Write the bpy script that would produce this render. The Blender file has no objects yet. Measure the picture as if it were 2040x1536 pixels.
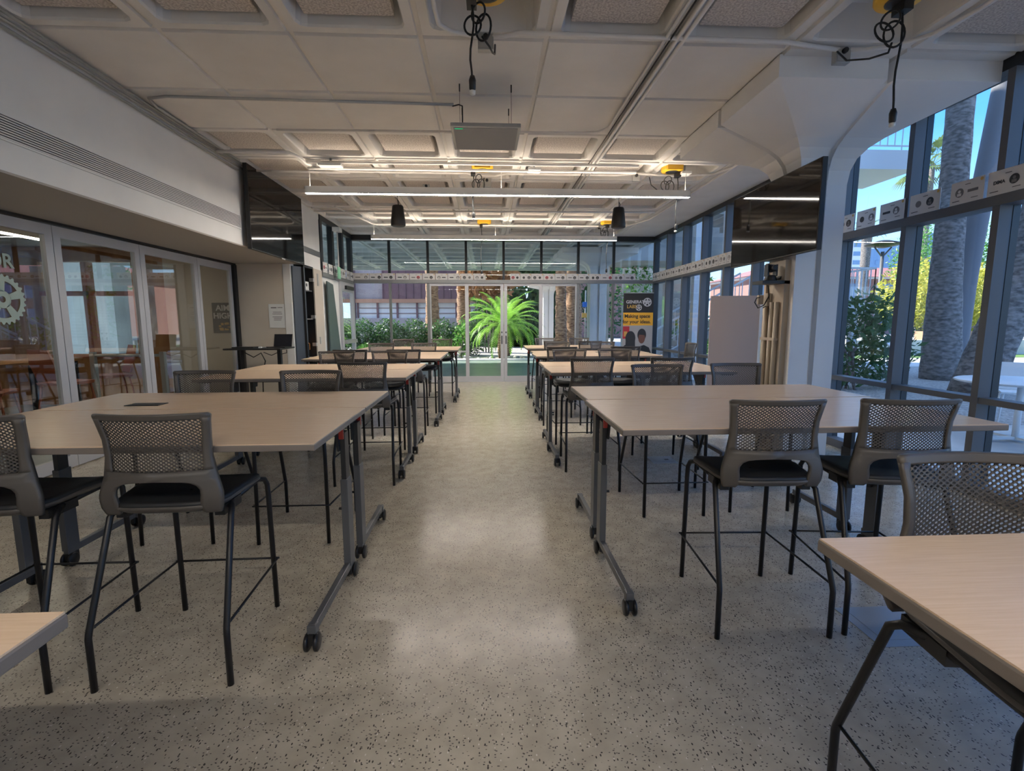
import bpy, bmesh, math, random
from mathutils import Vector, Matrix
random.seed(7)
PI = math.pi
SC = bpy.context.scene
COL = SC.collection

# ------------------------------------------------------------------ camera, world, sun, exposure
F_PX = 988.5
PIT, YAW, ROLL = math.radians(7.356), math.radians(2.96), math.radians(-0.12)
fw = Vector((math.sin(YAW)*math.cos(PIT), math.cos(YAW)*math.cos(PIT), -math.sin(PIT)))
rt = Vector((math.cos(YAW), -math.sin(YAW), 0.0)); up = rt.cross(fw)
R_ = rt*math.cos(ROLL)+up*math.sin(ROLL); U_ = up*math.cos(ROLL)-rt*math.sin(ROLL)
cd = bpy.data.cameras.new('camera'); cam = bpy.data.objects.new('camera', cd); COL.objects.link(cam)
cd.sensor_width = 36; cd.lens = 36*F_PX/2040; cd.clip_start = .05; cd.clip_end = 900
cam.matrix_world = Matrix(((R_.x, U_.x, -fw.x, 0), (R_.y, U_.y, -fw.y, 0), (R_.z, U_.z, -fw.z, 1.46), (0, 0, 0, 1)))
SC.camera = cam
SC.view_settings.view_transform = 'Standard'; SC.view_settings.look = 'None'
SC.cycles.transparent_max_bounces = 24
SC.view_settings.exposure = 0.40; SC.view_settings.gamma = 1; SC.view_settings.use_curve_mapping = False

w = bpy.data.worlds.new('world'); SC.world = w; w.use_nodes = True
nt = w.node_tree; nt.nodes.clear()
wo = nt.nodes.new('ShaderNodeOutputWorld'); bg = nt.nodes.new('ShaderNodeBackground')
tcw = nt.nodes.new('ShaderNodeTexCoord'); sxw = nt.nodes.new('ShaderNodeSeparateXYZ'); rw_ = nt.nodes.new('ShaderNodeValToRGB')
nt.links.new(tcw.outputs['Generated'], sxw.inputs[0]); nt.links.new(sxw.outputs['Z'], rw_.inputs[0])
for k_, (p_, c_) in enumerate(((0.0,(.58,.76,.93)),(.10,(.38,.64,.95)),(.28,(.09,.33,.88)),(.46,(.04,.19,.66)),(.62,(.16,.36,.80)),(1.0,(.42,.58,.92)))):  # stops above the visible sky are brighter than a real zenith, added for daylight
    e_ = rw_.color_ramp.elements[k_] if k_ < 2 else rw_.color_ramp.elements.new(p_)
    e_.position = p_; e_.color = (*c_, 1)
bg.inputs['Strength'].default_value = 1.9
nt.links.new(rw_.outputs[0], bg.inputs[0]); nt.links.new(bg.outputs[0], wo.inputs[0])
sd = bpy.data.lights.new('sun', 'SUN'); so = bpy.data.objects.new('sun', sd); COL.objects.link(so)
sd.energy = 11.0; sd.angle = math.radians(.6); sd.color = (1, .93, .82)
so.rotation_euler = Vector((.85, -.38, -.72)).to_track_quat('-Z', 'Y').to_euler()
so.location = (-20, 20, 30)
LED = 84.0      # radiance of the suspended linear lamps

# ------------------------------------------------------------------ helpers
class MB:
    def __init__(s): s.v = []; s.f = []; s.sm = []
    def add(s, vs, fs, smooth=False):
        b = len(s.v); s.v += [tuple(q) for q in vs]
        for f in fs: s.f.append(tuple(i+b for i in f)); s.sm.append(smooth)
        return s
    def box(s, x0, x1, y0, y1, z0, z1):
        return s.add([(x0,y0,z0),(x1,y0,z0),(x1,y1,z0),(x0,y1,z0),(x0,y0,z1),(x1,y0,z1),(x1,y1,z1),(x0,y1,z1)],
                     [(0,3,2,1),(4,5,6,7),(0,1,5,4),(1,2,6,5),(2,3,7,6),(3,0,4,7)])
    def obox(s, c, sx, sy, sz, M):
        vs = [Vector(c)+M@Vector((x*sx/2, y*sy/2, z*sz/2)) for x,y,z in [(-1,-1,-1),(1,-1,-1),(1,1,-1),(-1,1,-1),(-1,-1,1),(1,-1,1),(1,1,1),(-1,1,1)]]
        return s.add(vs, [(0,3,2,1),(4,5,6,7),(0,1,5,4),(1,2,6,5),(2,3,7,6),(3,0,4,7)])
    def bar(s, p, q, wd, ht):      # rectangular bar from p to q
        p, q = Vector(p), Vector(q); d = (q-p).normalized()
        a = d.cross(Vector((0,0,1))); a = Vector((1,0,0)) if a.length < 1e-4 else a.normalized(); b = a.cross(d)
        vs = []
        for c in (p, q):
            for i, j in ((-1,-1),(1,-1),(1,1),(-1,1)): vs.append(c+a*i*wd/2+b*j*ht/2)
        return s.add(vs, [(0,3,2,1),(4,5,6,7),(0,1,5,4),(1,2,6,5),(2,3,7,6),(3,0,4,7)])
    def tube(s, pts, r, n=8, caps=True):
        pts = [Vector(p) for p in pts]; m = len(pts); rs = r if isinstance(r, (list, tuple)) else [r]*m
        t0 = (pts[1]-pts[0]).normalized(); a = t0.cross(Vector((0,0,1)))
        if a.length < 1e-3: a = t0.cross(Vector((1,0,0)))
        a.normalize(); vs = []
        for i, p in enumerate(pts):
            t = (pts[min(i+1,m-1)]-pts[max(i-1,0)])
            if t.length < 1e-9: t = t0
            t.normalize(); a = (a-t*a.dot(t)); a = a.normalized() if a.length > 1e-6 else t.orthogonal().normalized(); b = t.cross(a)
            for k in range(n): an = 2*PI*k/n; vs.append(p+(a*math.cos(an)+b*math.sin(an))*rs[i])
        fs = [(i*n+k, i*n+(k+1)%n, (i+1)*n+(k+1)%n, (i+1)*n+k) for i in range(m-1) for k in range(n)]
        s.add(vs, fs, True)
        if caps: s.add(vs[:n], [tuple(range(n-1,-1,-1))]); s.add(vs[-n:], [tuple(range(n))])
        return s
    def lathe(s, prof, c=(0,0,0), n=16, axis='z', smooth=True):
        c = Vector(c); vs = []
        for r, h in prof:
            for k in range(n):
                a = 2*PI*k/n; x, y = r*math.cos(a), r*math.sin(a)
                vs.append(c+(Vector((x,y,h)) if axis=='z' else Vector((h,x,y)) if axis=='x' else Vector((x,h,y))))
        m = len(prof)
        fs = [(i*n+k, i*n+(k+1)%n, (i+1)*n+(k+1)%n, (i+1)*n+k) for i in range(m-1) for k in range(n)]
        s.add(vs, fs, smooth); s.add(vs[:n], [tuple(range(n))]); s.add(vs[-n:], [tuple(range(n))]); return s
    def loft(s, loops, smooth=False, cap0=True, cap1=True, closed=True):
        n = len(loops[0]); vs = [p for l in loops for p in l]
        fs = [(i*n+k, i*n+(k+1)%n, (i+1)*n+(k+1)%n, (i+1)*n+k) for i in range(len(loops)-1) for k in range(n if closed else n-1)]
        s.add(vs, fs, smooth)
        if cap0: s.add(loops[0], [tuple(range(n-1,-1,-1))])
        if cap1: s.add(loops[-1], [tuple(range(n))])
        return s
    def prism(s, poly, axis, a, b):  # poly of 2D points, extruded a..b along axis
        def P3(p, h): return (h, p[0], p[1]) if axis == 'x' else (p[0], h, p[1]) if axis == 'y' else (p[0], p[1], h)
        return s.loft([[P3(p, a) for p in poly], [P3(p, b) for p in poly]])
    def disc(s, c, r, axis, d, n=20, a0=0):  # thin round plate centred at c
        return s.prism([( (c[1] if axis=='x' else c[0])+r*math.cos(2*PI*k/n+a0), (c[1] if axis=='z' else c[2])+r*math.sin(2*PI*k/n+a0)) for k in range(n)], axis, {'x':c[0],'y':c[1],'z':c[2]}[axis]-d/2, {'x':c[0],'y':c[1],'z':c[2]}[axis]+d/2)
    def build(s, name, mat, parent=None, bevel=0, recalc=True):
        me = bpy.data.meshes.new(name); me.from_pydata(s.v, [], s.f)
        me.polygons.foreach_set('use_smooth', s.sm)
        if recalc:
            bm = bmesh.new(); bm.from_mesh(me); bmesh.ops.remove_doubles(bm, verts=bm.verts, dist=1e-5)
            bmesh.ops.recalc_face_normals(bm, faces=bm.faces); bm.to_mesh(me); bm.free()
        me.materials.append(mat); me.update()
        o = bpy.data.objects.new(name, me); COL.objects.link(o)
        if parent: o.parent = parent
        if bevel:
            b = o.modifiers.new('bevel', 'BEVEL'); b.width = bevel; b.segments = 2; b.limit_method = 'ANGLE'; b.angle_limit = math.radians(40)
        return o

def tag(o, label=None, cat=None, group=None, kind=None):
    if label: o['label'] = label
    if cat: o['category'] = cat
    if group: o['group'] = group
    if kind: o['kind'] = kind
    return o
def struct(o, label=None): o['kind'] = 'structure'; return o
def empty(name, loc=(0,0,0), rz=0, label=None, cat=None, group=None):
    o = bpy.data.objects.new(name, None); COL.objects.link(o); o.location = loc; o.rotation_euler = (0,0,rz); o.empty_display_size = .1
    return tag(o, label, cat, group)
KIDS = {}
def copy_tree(o, parent=None):
    c = o.copy(); COL.objects.link(c)
    if parent: c.parent = parent
    for ch in [q for q in ALLC(o)]: copy_tree(ch, c)
    return c
def ALLC(o): return list(o.children)
ORD = ['first','second','third','fourth','fifth','sixth','seventh','eighth','ninth','tenth','eleventh','twelfth','thirteenth','fourteenth']

# ------------------------------------------------------------------ materials
def mat(name, col, rough=.5, metal=0, spec=.5, emit=None, es=1, coat=0):
    m = bpy.data.materials.new(name); m.use_nodes = True; b = m.node_tree.nodes['Principled BSDF']
    b.inputs['Base Color'].default_value = (*col, 1); b.inputs['Roughness'].default_value = rough; b.inputs['Metallic'].default_value = metal
    b.inputs['Specular IOR Level'].default_value = spec; b.inputs['Coat Weight'].default_value = coat
    if emit: b.inputs['Emission Color'].default_value = (*emit, 1); b.inputs['Emission Strength'].default_value = es
    return m
def N(m, t, **k):
    n = m.node_tree.nodes.new(t)
    for a, v in k.items(): setattr(n, a, v)
    return n
def L(m, a, b): m.node_tree.links.new(a, b)
def noisy(m, c1, c2, scale=8, detail=4, stretch=(1,1,1), bump=0, lo=.35, hi=.65, bscale=None, rough=None):
    """two-tone procedural colour on object coordinates, optional bump"""
    b = m.node_tree.nodes['Principled BSDF']; tc = N(m,'ShaderNodeTexCoord'); mp = N(m,'ShaderNodeMapping'); mp.inputs['Scale'].default_value = stretch
    L(m, tc.outputs['Object'], mp.inputs[0]); nz = N(m,'ShaderNodeTexNoise'); nz.inputs['Scale'].default_value = scale; nz.inputs['Detail'].default_value = detail
    L(m, mp.outputs[0], nz.inputs['Vector']); cr = N(m,'ShaderNodeValToRGB'); cr.color_ramp.elements[0].position = lo; cr.color_ramp.elements[1].position = hi
    cr.color_ramp.elements[0].color = (*c1,1); cr.color_ramp.elements[1].color = (*c2,1); L(m, nz.outputs['Fac'], cr.inputs[0]); L(m, cr.outputs[0], b.inputs['Base Color'])
    if bump:
        bp = N(m,'ShaderNodeBump'); bp.inputs['Strength'].default_value = bump; bp.inputs['Distance'].default_value = .01
        if bscale:
            n2 = N(m,'ShaderNodeTexNoise'); n2.inputs['Scale'].default_value = bscale; n2.inputs['Detail'].default_value = 3; L(m, tc.outputs['Object'], n2.inputs['Vector']); L(m, n2.outputs['Fac'], bp.inputs['Height'])
        else: L(m, nz.outputs['Fac'], bp.inputs['Height'])
        L(m, bp.outputs[0], b.inputs['Normal'])
    return m
M = {}
M['white'] = noisy(mat('painted_wall', (.74,.73,.70), .55), (.72,.71,.685), (.77,.76,.735), 2, 3)
M['ceil'] = noisy(mat('painted_concrete', (.7,.67,.63), .6), (.66,.635,.60), (.74,.715,.68), 1.6, 6, bump=.15, bscale=9)
M['panelc'] = noisy(mat('acoustic_wool', (.5,.45,.41), .95, spec=.1), (.42,.38,.35), (.64,.59,.54), 70, 3, bump=.6, lo=.38, hi=.6)
M['soffit'] = mat('soffit_paint', (.38,.35,.31), .6)
M['beige'] = noisy(mat('beige_paint', (.52,.46,.38), .6), (.50,.44,.37), (.55,.49,.41), 1.5, 3)
M['chase'] = mat('tan_paint', (.42,.35,.27), .5)
M['alu'] = mat('pale_aluminium', (.50,.50,.52), .4, .2)
M['mull'] = mat('grey_mullion', (.10,.105,.115), .5, 0)
M['dark'] = mat('dark_bronze', (.025,.027,.03), .4, .3)
M['sill'] = mat('grey_aluminium', (.24,.245,.25), .35, .5)
M['black'] = mat('black_plastic', (.012,.012,.013), .45)
M['blackm'] = mat('black_powdercoat', (.012,.012,.014), .38, .2)
M['cable'] = mat('black_rubber', (.01,.01,.01), .6)
M['grey'] = mat('grey_plastic', (.085,.075,.067), .42)
M['seat'] = mat('charcoal_vinyl', (.018,.019,.021), .5)
M['tabm'] = mat('grey_table_steel', (.115,.12,.13), .38, .35)
M['tabd'] = mat('dark_table_steel', (.03,.032,.035), .4, .2)
M['edge'] = mat('grey_edge_band', (.20,.17,.15), .4)
M['red'] = mat('red_lever', (.42,.03,.02), .35)
M['yellow'] = mat('yellow_reel', (.75,.42,.02), .4)
M['yel2'] = mat('banner_yellow', (.85,.42,.03), .5)
M['pipe'] = mat('painted_conduit', (.72,.69,.66), .35)
M['gal'] = mat('galvanised_steel', (.42,.42,.41), .4, .5)
M['tv'] = mat('tv_glass', (.012,.010,.009), .05, spec=.18)
M['card'] = mat('white_card', (.62,.60,.59), .35)
M['ink'] = mat('print_ink', (.03,.03,.03), .5)
M['inkg'] = mat('print_grey', (.16,.15,.15), .5)
M['inkr'] = mat('print_red', (.45,.03,.04), .5)
M['inky'] = mat('print_amber', (.6,.36,.08), .5)
M['led'] = mat('led_diffuser', (1,1,1), .5, emit=(1.0,.93,.84), es=LED)
M['ledup'] = mat('led_uplight', (1,1,1), .5, emit=(1.0,.86,.70), es=LED*.2)
M['led2'] = mat('workshop_diffuser', (1,1,1), .5, emit=(1.0,.85,.65), es=22)
M['green'] = mat('green_indicator', (0,.3,.1), .5, emit=(0,.8,.3), es=.6)
M['mic'] = mat('grey_mesh_panel', (.27,.27,.275), .6)
M['wb'] = mat('whiteboard_face', (.47,.39,.36), .12)
M['cab'] = mat('slate_laminate', (.06,.068,.08), .35)
M['board'] = mat('slate_green_panel', (.06,.09,.095), .4)
M['orange'] = mat('orange_card', (.55,.20,.04), .6)
M['ochair'] = mat('orange_plastic', (.30,.075,.025), .45)
M['lcd'] = mat('laptop_screen', (.02,.022,.03), .15)
M['white2'] = mat('white_plastic', (.7,.7,.68), .35)
M['concrete'] = noisy(mat('smooth_concrete', (.42,.42,.42), .7), (.36,.36,.36), (.5,.5,.49), 1.3, 5)
M['white3'] = mat('white_rail_paint', (.72,.74,.76), .4)
M['bark'] = noisy(mat('palm_bark', (.17,.14,.12), .9), (.09,.08,.075), (.28,.25,.24), 3.5, 8, (2.2,2.2,5), bump=1.0, bscale=14)
M['barkb'] = noisy(mat('date_palm_bark', (.25,.13,.08), .9), (.14,.07,.04), (.42,.27,.17), 6, 4, (1,1,3), bump=1.0)
M['smooth'] = mat('smooth_trunk', (.17,.17,.19), .7)
M['brick'] = noisy(mat('red_brick', (.30,.16,.14), .9), (.27,.15,.13), (.34,.19,.17), 12, 3)
M['roofr'] = mat('red_roof', (.36,.15,.14), .8)
M['tower'] = mat('pale_tower', (.62,.64,.66), .7)
M['towerb'] = mat('blue_tower', (.16,.26,.42), .5)
M['clad'] = mat('plum_cladding', (.16,.09,.11), .6)
M['spk'] = noisy(mat('speckled_render', (.35,.32,.34), .9), (.27,.24,.26), (.42,.39,.41), 30, 4)
M['winl'] = mat('window_blind', (.62,.68,.75), .4)
M['gravel'] = noisy(mat('gravel', (.3,.28,.26), .95), (.2,.19,.18), (.46,.43,.4), 26, 6, bump=.8)
M['pave'] = noisy(mat('paving', (.55,.53,.5), .8), (.5,.48,.46), (.6,.58,.55), 2, 4)
M['patio'] = noisy(mat('patio_floor', (.24,.30,.285), .3), (.21,.27,.255), (.28,.34,.32), 1.5, 4)
M['screen'] = mat('sticker_green', (.25,.55,.35), .5)
M['terra'] = mat('terracotta_wall', (.42,.24,.16), .8)
def leafmat(name, a, b, tr=.35):
    m = mat(name, a, .45); noisy(m, a, b, 5, 2)
    bs = m.node_tree.nodes['Principled BSDF']; out = m.node_tree.nodes['Material Output']; t = N(m,'ShaderNodeBsdfTranslucent'); t.inputs[0].default_value = (*b, 1)
    mx = N(m,'ShaderNodeMixShader'); mx.inputs[0].default_value = tr; L(m, bs.outputs[0], mx.inputs[1]); L(m, t.outputs[0], mx.inputs[2]); L(m, mx.outputs[0], out.inputs[0]); return m
M['leafd'] = leafmat('dark_leaf', (.02,.07,.02), (.07,.17,.05))
M['leafm'] = leafmat('mid_leaf', (.05,.17,.03), (.14,.34,.06))
M['leafy'] = leafmat('yellow_leaf', (.30,.34,.04), (.60,.55,.10))
M['sago'] = leafmat('sago_leaf', (.13,.34,.03), (.32,.60,.08), .45)
M['palm'] = leafmat('fan_palm_leaf', (.08,.15,.05), (.20,.28,.10))
M['dead'] = leafmat('dry_frond', (.28,.13,.06), (.42,.22,.10), .2)

# glass: thin pane, Fresnel reflection over clear tinted transmission
def glassmat(name, tint, ior=1.45, boost=1.0):
    m = bpy.data.materials.new(name); m.use_nodes = True; n = m.node_tree; n.nodes.clear()
    o = N(m,'ShaderNodeOutputMaterial'); t = N(m,'ShaderNodeBsdfTransparent'); t.inputs[0].default_value = (*tint,1)
    g = N(m,'ShaderNodeBsdfGlossy'); g.inputs['Roughness'].default_value = .0; g.inputs[0].default_value = (1,1,1,1)
    ge = N(m,'ShaderNodeNewGeometry'); dt = N(m,'ShaderNodeVectorMath', operation='DOT_PRODUCT'); L(m, ge.outputs['Incoming'], dt.inputs[0]); L(m, ge.outputs['Normal'], dt.inputs[1])
    ab = N(m,'ShaderNodeMath', operation='ABSOLUTE'); L(m, dt.outputs['Value'], ab.inputs[0]); on = N(m,'ShaderNodeMath', operation='SUBTRACT'); on.inputs[0].default_value = 1; L(m, ab.outputs[0], on.inputs[1])
    pw = N(m,'ShaderNodeMath', operation='POWER'); pw.inputs[1].default_value = 5; L(m, on.outputs[0], pw.inputs[0]); f0 = ((ior-1)/(ior+1))**2*boost
    mt = N(m,'ShaderNodeMath', operation='MULTIPLY_ADD'); mt.inputs[1].default_value = 1-f0; mt.inputs[2].default_value = f0; mt.use_clamp = True; L(m, pw.outputs[0], mt.inputs[0])
    mx = N(m,'ShaderNodeMixShader'); L(m, mt.outputs[0], mx.inputs[0]); L(m, t.outputs[0], mx.inputs[1]); L(m, g.outputs[0], mx.inputs[2]); L(m, mx.outputs[0], o.inputs[0]); return m
M['glass'] = glassmat('window_glass', (.96,.98,.98))
M['glassl'] = glassmat('door_glass', (.91,.94,.93), 1.5, 2.3)

# floor: cream terrazzo tile with dark chips
def floor_mat():
    m = mat('speckled_floor', (.5,.46,.4), .16, spec=.24); b = m.node_tree.nodes['Principled BSDF']; tc = N(m,'ShaderNodeTexCoord')
    nz = N(m,'ShaderNodeTexNoise'); nz.inputs['Scale'].default_value = 9; nz.inputs['Detail'].default_value = 6; L(m, tc.outputs['Object'], nz.inputs['Vector'])
    cr = N(m,'ShaderNodeValToRGB'); cr.color_ramp.elements[0].position = .35; cr.color_ramp.elements[1].position = .68
    cr.color_ramp.elements[0].color = (.405,.36,.29,1); cr.color_ramp.elements[1].color = (.505,.455,.37,1); L(m, nz.outputs['Fac'], cr.inputs[0])
    cur = cr.outputs[0]
    n3 = N(m,'ShaderNodeTexNoise'); n3.inputs['Scale'].default_value = 14; L(m, tc.outputs['Object'], n3.inputs['Vector'])
    for sc, st, thr, keep, rot, colr in ((95,(1,.5,1),.25,.42,.5,(.07,.062,.055)), (130,(.5,1,1),.25,.42,-.6,(.10,.09,.08)), (70,(.6,1,1),.16,.22,1.3,(.05,.045,.04)), (60,(1,.6,1),.16,.3,1.1,(.66,.62,.56))):
        mp = N(m,'ShaderNodeMapping'); mp.inputs['Scale'].default_value = st; mp.inputs['Rotation'].default_value = (0,0,rot); L(m, tc.outputs['Object'], mp.inputs[0])
        vo = N(m,'ShaderNodeTexVoronoi'); vo.inputs['Scale'].default_value = sc; vo.inputs['Randomness'].default_value = 1; L(m, mp.outputs[0], vo.inputs['Vector'])
        lt = N(m,'ShaderNodeMath', operation='LESS_THAN'); lt.inputs[1].default_value = thr; L(m, vo.outputs['Distance'], lt.inputs[0])
        sp = N(m,'ShaderNodeSeparateColor'); L(m, vo.outputs['Color'], sp.inputs[0])
        l2 = N(m,'ShaderNodeMath', operation='LESS_THAN'); l2.inputs[1].default_value = keep; L(m, sp.outputs[0], l2.inputs[0])
        mu = N(m,'ShaderNodeMath', operation='MULTIPLY'); L(m, lt.outputs[0], mu.inputs[0]); L(m, l2.outputs[0], mu.inputs[1])
        mx = N(m,'ShaderNodeMix', data_type='RGBA'); L(m, mu.outputs[0], mx.inputs['Factor']); L(m, cur, mx.inputs['A']); mx.inputs['B'].default_value = (*colr,1); cur = mx.outputs['Result']
    # faint tile joints
    L(m, cur, b.inputs['Base Color'])
    n4 = N(m,'ShaderNodeTexNoise'); n4.inputs['Scale'].default_value = 3; n4.inputs['Detail'].default_value = 5; L(m, tc.outputs['Object'], n4.inputs['Vector'])
    mr = N(m,'ShaderNodeMapRange'); mr.inputs['To Min'].default_value = .13; mr.inputs['To Max'].default_value = .30; L(m, n4.outputs['Fac'], mr.inputs[0]); L(m, mr.outputs[0], b.inputs['Roughness'])
    bp = N(m,'ShaderNodeBump'); bp.inputs['Strength'].default_value = .05; bp.inputs['Distance'].default_value = .01; L(m, n4.outputs['Fac'], bp.inputs['Height']); L(m, bp.outputs[0], b.inputs['Normal'])
    return m
M['floor'] = floor_mat()
# wood laminate top: fine grain along the length
M['wood'] = noisy(mat('maple_laminate', (.76,.56,.40), .25, spec=.5), (.73,.53,.36), (.80,.605,.43), 14, 5, (.6,14,1), lo=.3, hi=.7)
M['wall_wood'] = noisy(mat('plywood_wall', (.34,.16,.06), .45), (.24,.105,.04), (.42,.22,.09), 4, 4, (1,1,.25))
# perforated backrest shell: staggered round holes cut by transparency in the object's own coordinates
def perf_mat():
    m = mat('perforated_grey_shell', (.08,.07,.062), .45); b = m.node_tree.nodes['Principled BSDF']; out = m.node_tree.nodes['Material Output']
    tc = N(m,'ShaderNodeTexCoord'); sp = N(m,'ShaderNodeSeparateXYZ'); L(m, tc.outputs['Object'], sp.inputs[0])
    def mm(op, a, bb):
        n = N(m,'ShaderNodeMath', operation=op)
        for i, q in enumerate((a, bb)):
            if q is None: continue
            if isinstance(q, (int,float)): n.inputs[i].default_value = q
            else: L(m, q, n.inputs[i])
        return n.outputs[0]
    k = PI/.0098
    xk = mm('MULTIPLY', sp.outputs[0], k*.75); zk = mm('MULTIPLY', sp.outputs[2], k)
    u = mm('ADD', xk, zk); v = mm('SUBTRACT', xk, zk)
    f = mm('ABSOLUTE', mm('MULTIPLY', mm('SINE', mm('MULTIPLY', u, .7), None), mm('SINE', mm('MULTIPLY', v, .7), None)), None)
    h = mm('GREATER_THAN', f, .42)
    t = N(m,'ShaderNodeBsdfTransparent'); mx = N(m,'ShaderNodeMixShader'); L(m, h, mx.inputs[0]); L(m, b.outputs[0], mx.inputs[1]); L(m, t.outputs[0], mx.inputs[2]); L(m, mx.outputs[0], out.inputs[0]); return m
M['perf'] = perf_mat()

def text_mesh(name, s, size, mt, parent, loc, rot, depth=.001, bold=False, sx=1):
    c = bpy.data.curves.new(name, 'FONT'); c.body = s; c.size = size; c.extrude = depth; c.align_x = 'CENTER'; c.align_y = 'CENTER'
    if bold: c.offset = size*.022
    t = bpy.data.objects.new(name, c); COL.objects.link(t); bpy.context.view_layer.update()
    me = bpy.data.meshes.new_from_object(t.evaluated_get(bpy.context.evaluated_depsgraph_get())); bpy.data.objects.remove(t)
    Mx = Matrix.Translation(Vector(loc)) @ rot.to_matrix().to_4x4() @ Matrix.Scale(sx, 4, (1,0,0)); me.transform(Mx)
    me.materials.clear(); me.materials.append(mt); o = bpy.data.objects.new(name, me); COL.objects.link(o)
    if parent: o.parent = parent
    return o
from mathutils import Euler
ROT_Y = Euler((PI/2,0,0))            # reads from the -Y side
ROT_XP = Euler((PI/2,0,PI/2))        # on a wall facing +X (left wall)
ROT_XN = Euler((PI/2,0,-PI/2))       # on a wall facing -X (right wall)
# ================================================================== the room
CZ = 3.46; GX0 = -3.15; MOD = .9; RY = .896; YA, YB = 3.83, 5.622; XR = 4.10; XL = -3.12; XG = -4.18; YF = 12.06; YK = -3.34
struct(MB().box(-4.30, XR+.05, YK-.1, YF+.05, -.12, 0).build('floor', M['floor']))

def rrect(cx, cy, hx, hy, r, z, q=0):   # 12-point rounded rectangle
    o = []
    for sx, sy in ((1,1),(-1,1),(-1,-1),(1,-1)):
        x, y = cx+sx*hx, cy+sy*hy
        a = (x, y-sy*r); c = (x-sx*r, y); b = (x-sx*r*q, y-sy*r*q)
        o += [a, b, c] if sx*sy > 0 else [c, b, a]
    return [(p[0], p[1], z) for p in o]
def coffer(mb, x0, x1, y0, y1, z, deep=.24):
    cx, cy, hx, hy = (x0+x1)/2, (y0+y1)/2, (x1-x0)/2, (y1-y0)/2; g = .016
    lo = [rrect(cx,cy,hx,hy,.1,z+.022), rrect(cx,cy,hx-g,hy-g,.1,z+.022), rrect(cx,cy,hx-g-.006,hy-g-.006,.1,z),
          rrect(cx,cy,hx-.085,hy-.085,.06,z,.3), rrect(cx,cy,hx-.093,hy-.093,.06,z+.015,.3), rrect(cx,cy,hx-.12,hy-.12,.05,z+deep,.3)]
    mb.loft(lo, cap0=False)
mb = MB(); slab = MB(); cells = []
xs = [GX0+MOD*i for i in range(8)]           # -3.15 .. 3.15
ys_near = [YA-RY*k for k in range(8, -1, -1)]; ys_far = [YB+RY*k for k in range(8)]
for j in range(8):
    for i in range(8):
        x0 = GX0+MOD*i; coffer(mb, x0, x0+MOD, ys_near[j], ys_near[j+1], CZ); cells.append((i, j-8, x0+MOD/2, (ys_near[j]+ys_near[j+1])/2))
for j in range(7):
    for i in range(7):
        x0 = GX0+MOD*i; coffer(mb, x0, x0+MOD, ys_far[j], ys_far[j+1], CZ); cells.append((i, j, x0+MOD/2, (ys_far[j]+ys_far[j+1])/2))
# plain band between the coffer fields, with its joints
for i in range(8):
    for a, b in ((YA, (YA+YB)/2), ((YA+YB)/2, YB)):
        x0 = GX0+MOD*i; cx, cy, hx, hy = x0+MOD/2, (a+b)/2, MOD/2, (b-a)/2
        mb.loft([rrect(cx,cy,hx,hy,.1,CZ+.022), rrect(cx,cy,hx-.016,hy-.016,.1,CZ+.022), rrect(cx,cy,hx-.024,hy-.024,.1,CZ)], cap0=False)
mb.box(3.15, XR, YB, YF, CZ, CZ+.3); mb.box(GX0, 3.15, ys_far[-1], YF, CZ, CZ+.3)
mb.box(4.05, XR+.1, YK, YB, CZ, CZ+.3); mb.box(-4.4, XR+.2, YK-.2, YF+.2, CZ+.27, CZ+.45)
struct(mb.build('ceiling', M['ceil']))
# acoustic panels, one in each coffer in view
NOP = {(3,-1),(6,-1),(3,1),(6,1),(3,5),(6,5)}       # coffers left open for the cord reels
pan = None
rowname = {-1:'row of coffers nearest the camera', 0:'first row beyond the plain band', 1:'second row beyond the plain band', 2:'third row beyond the plain band', 3:'fourth row beyond the plain band', 4:'fifth row beyond the plain band', 5:'sixth row beyond the plain band', 6:'last row by the far windows', -2:'row above the camera'}
for (i, j, cx, cy) in cells:
    if (i, j) in NOP or j < -1: continue
    if pan is None: o = pan = MB().box(-.30,.30,-.30,.30,0,.07).build('acoustic_panel', M['panelc'], bevel=.006)
    else: o = pan.copy(); COL.objects.link(o)
    o.location = (cx, cy, CZ+.045)
    tag(o, 'speckled acoustic panel, %s from left, %s' % (ORD[i], rowname[j]), 'acoustic panel', 'acoustic panels in the ceiling coffers')

# column with flared capital
def column(cx, cy, hs, ytop, m, name):
    """cx,cy,hs: shaft centre and half size; ytop: capital rectangle x0,x1,y0,y1"""
    g, ins = .030, .075
    def sec(x0, x1, y0, y1, gx, gy, z, g=g, ins=ins):
        return [(x0,y0,z),(gx-g,y0,z),(gx-g,y0+ins,z),(gx+g,y0+ins,z),(gx+g,y0,z),
                (x1,y0,z),(x1,gy-g,z),(x1-ins,gy-g,z),(x1-ins,gy+g,z),(x1,gy+g,z),
                (x1,y1,z),(gx+g,y1,z),(gx+g,y1-ins,z),(gx-g,y1-ins,z),(gx-g,y1,z),
                (x0,y1,z),(x0,gy+g,z),(x0+ins,gy+g,z),(x0+ins,gy-g,z),(x0,gy-g,z)]
    X0, X1, Y0, Y1 = ytop; lo = []
    def at(u, z): return sec(X0+(cx-hs-X0)*u, X1+(cx+hs-X1)*u, Y0+(cy-hs-Y0)*u, Y1+(cy+hs-Y1)*u, (X0+X1)/2+(cx-(X0+X1)/2)*u, (Y0+Y1)/2+(cy-(Y0+Y1)/2)*u, z)
    lo = [at(0,CZ+.01), at(0,3.31), at(.25,3.265), at(.5,3.215), at(.72,3.165), at(.84,3.12), at(.93,3.05), at(.98,2.95), at(1,2.82), at(1,1.2), at(1,0)]
    return MB().loft(lo).build(name, m)
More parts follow.
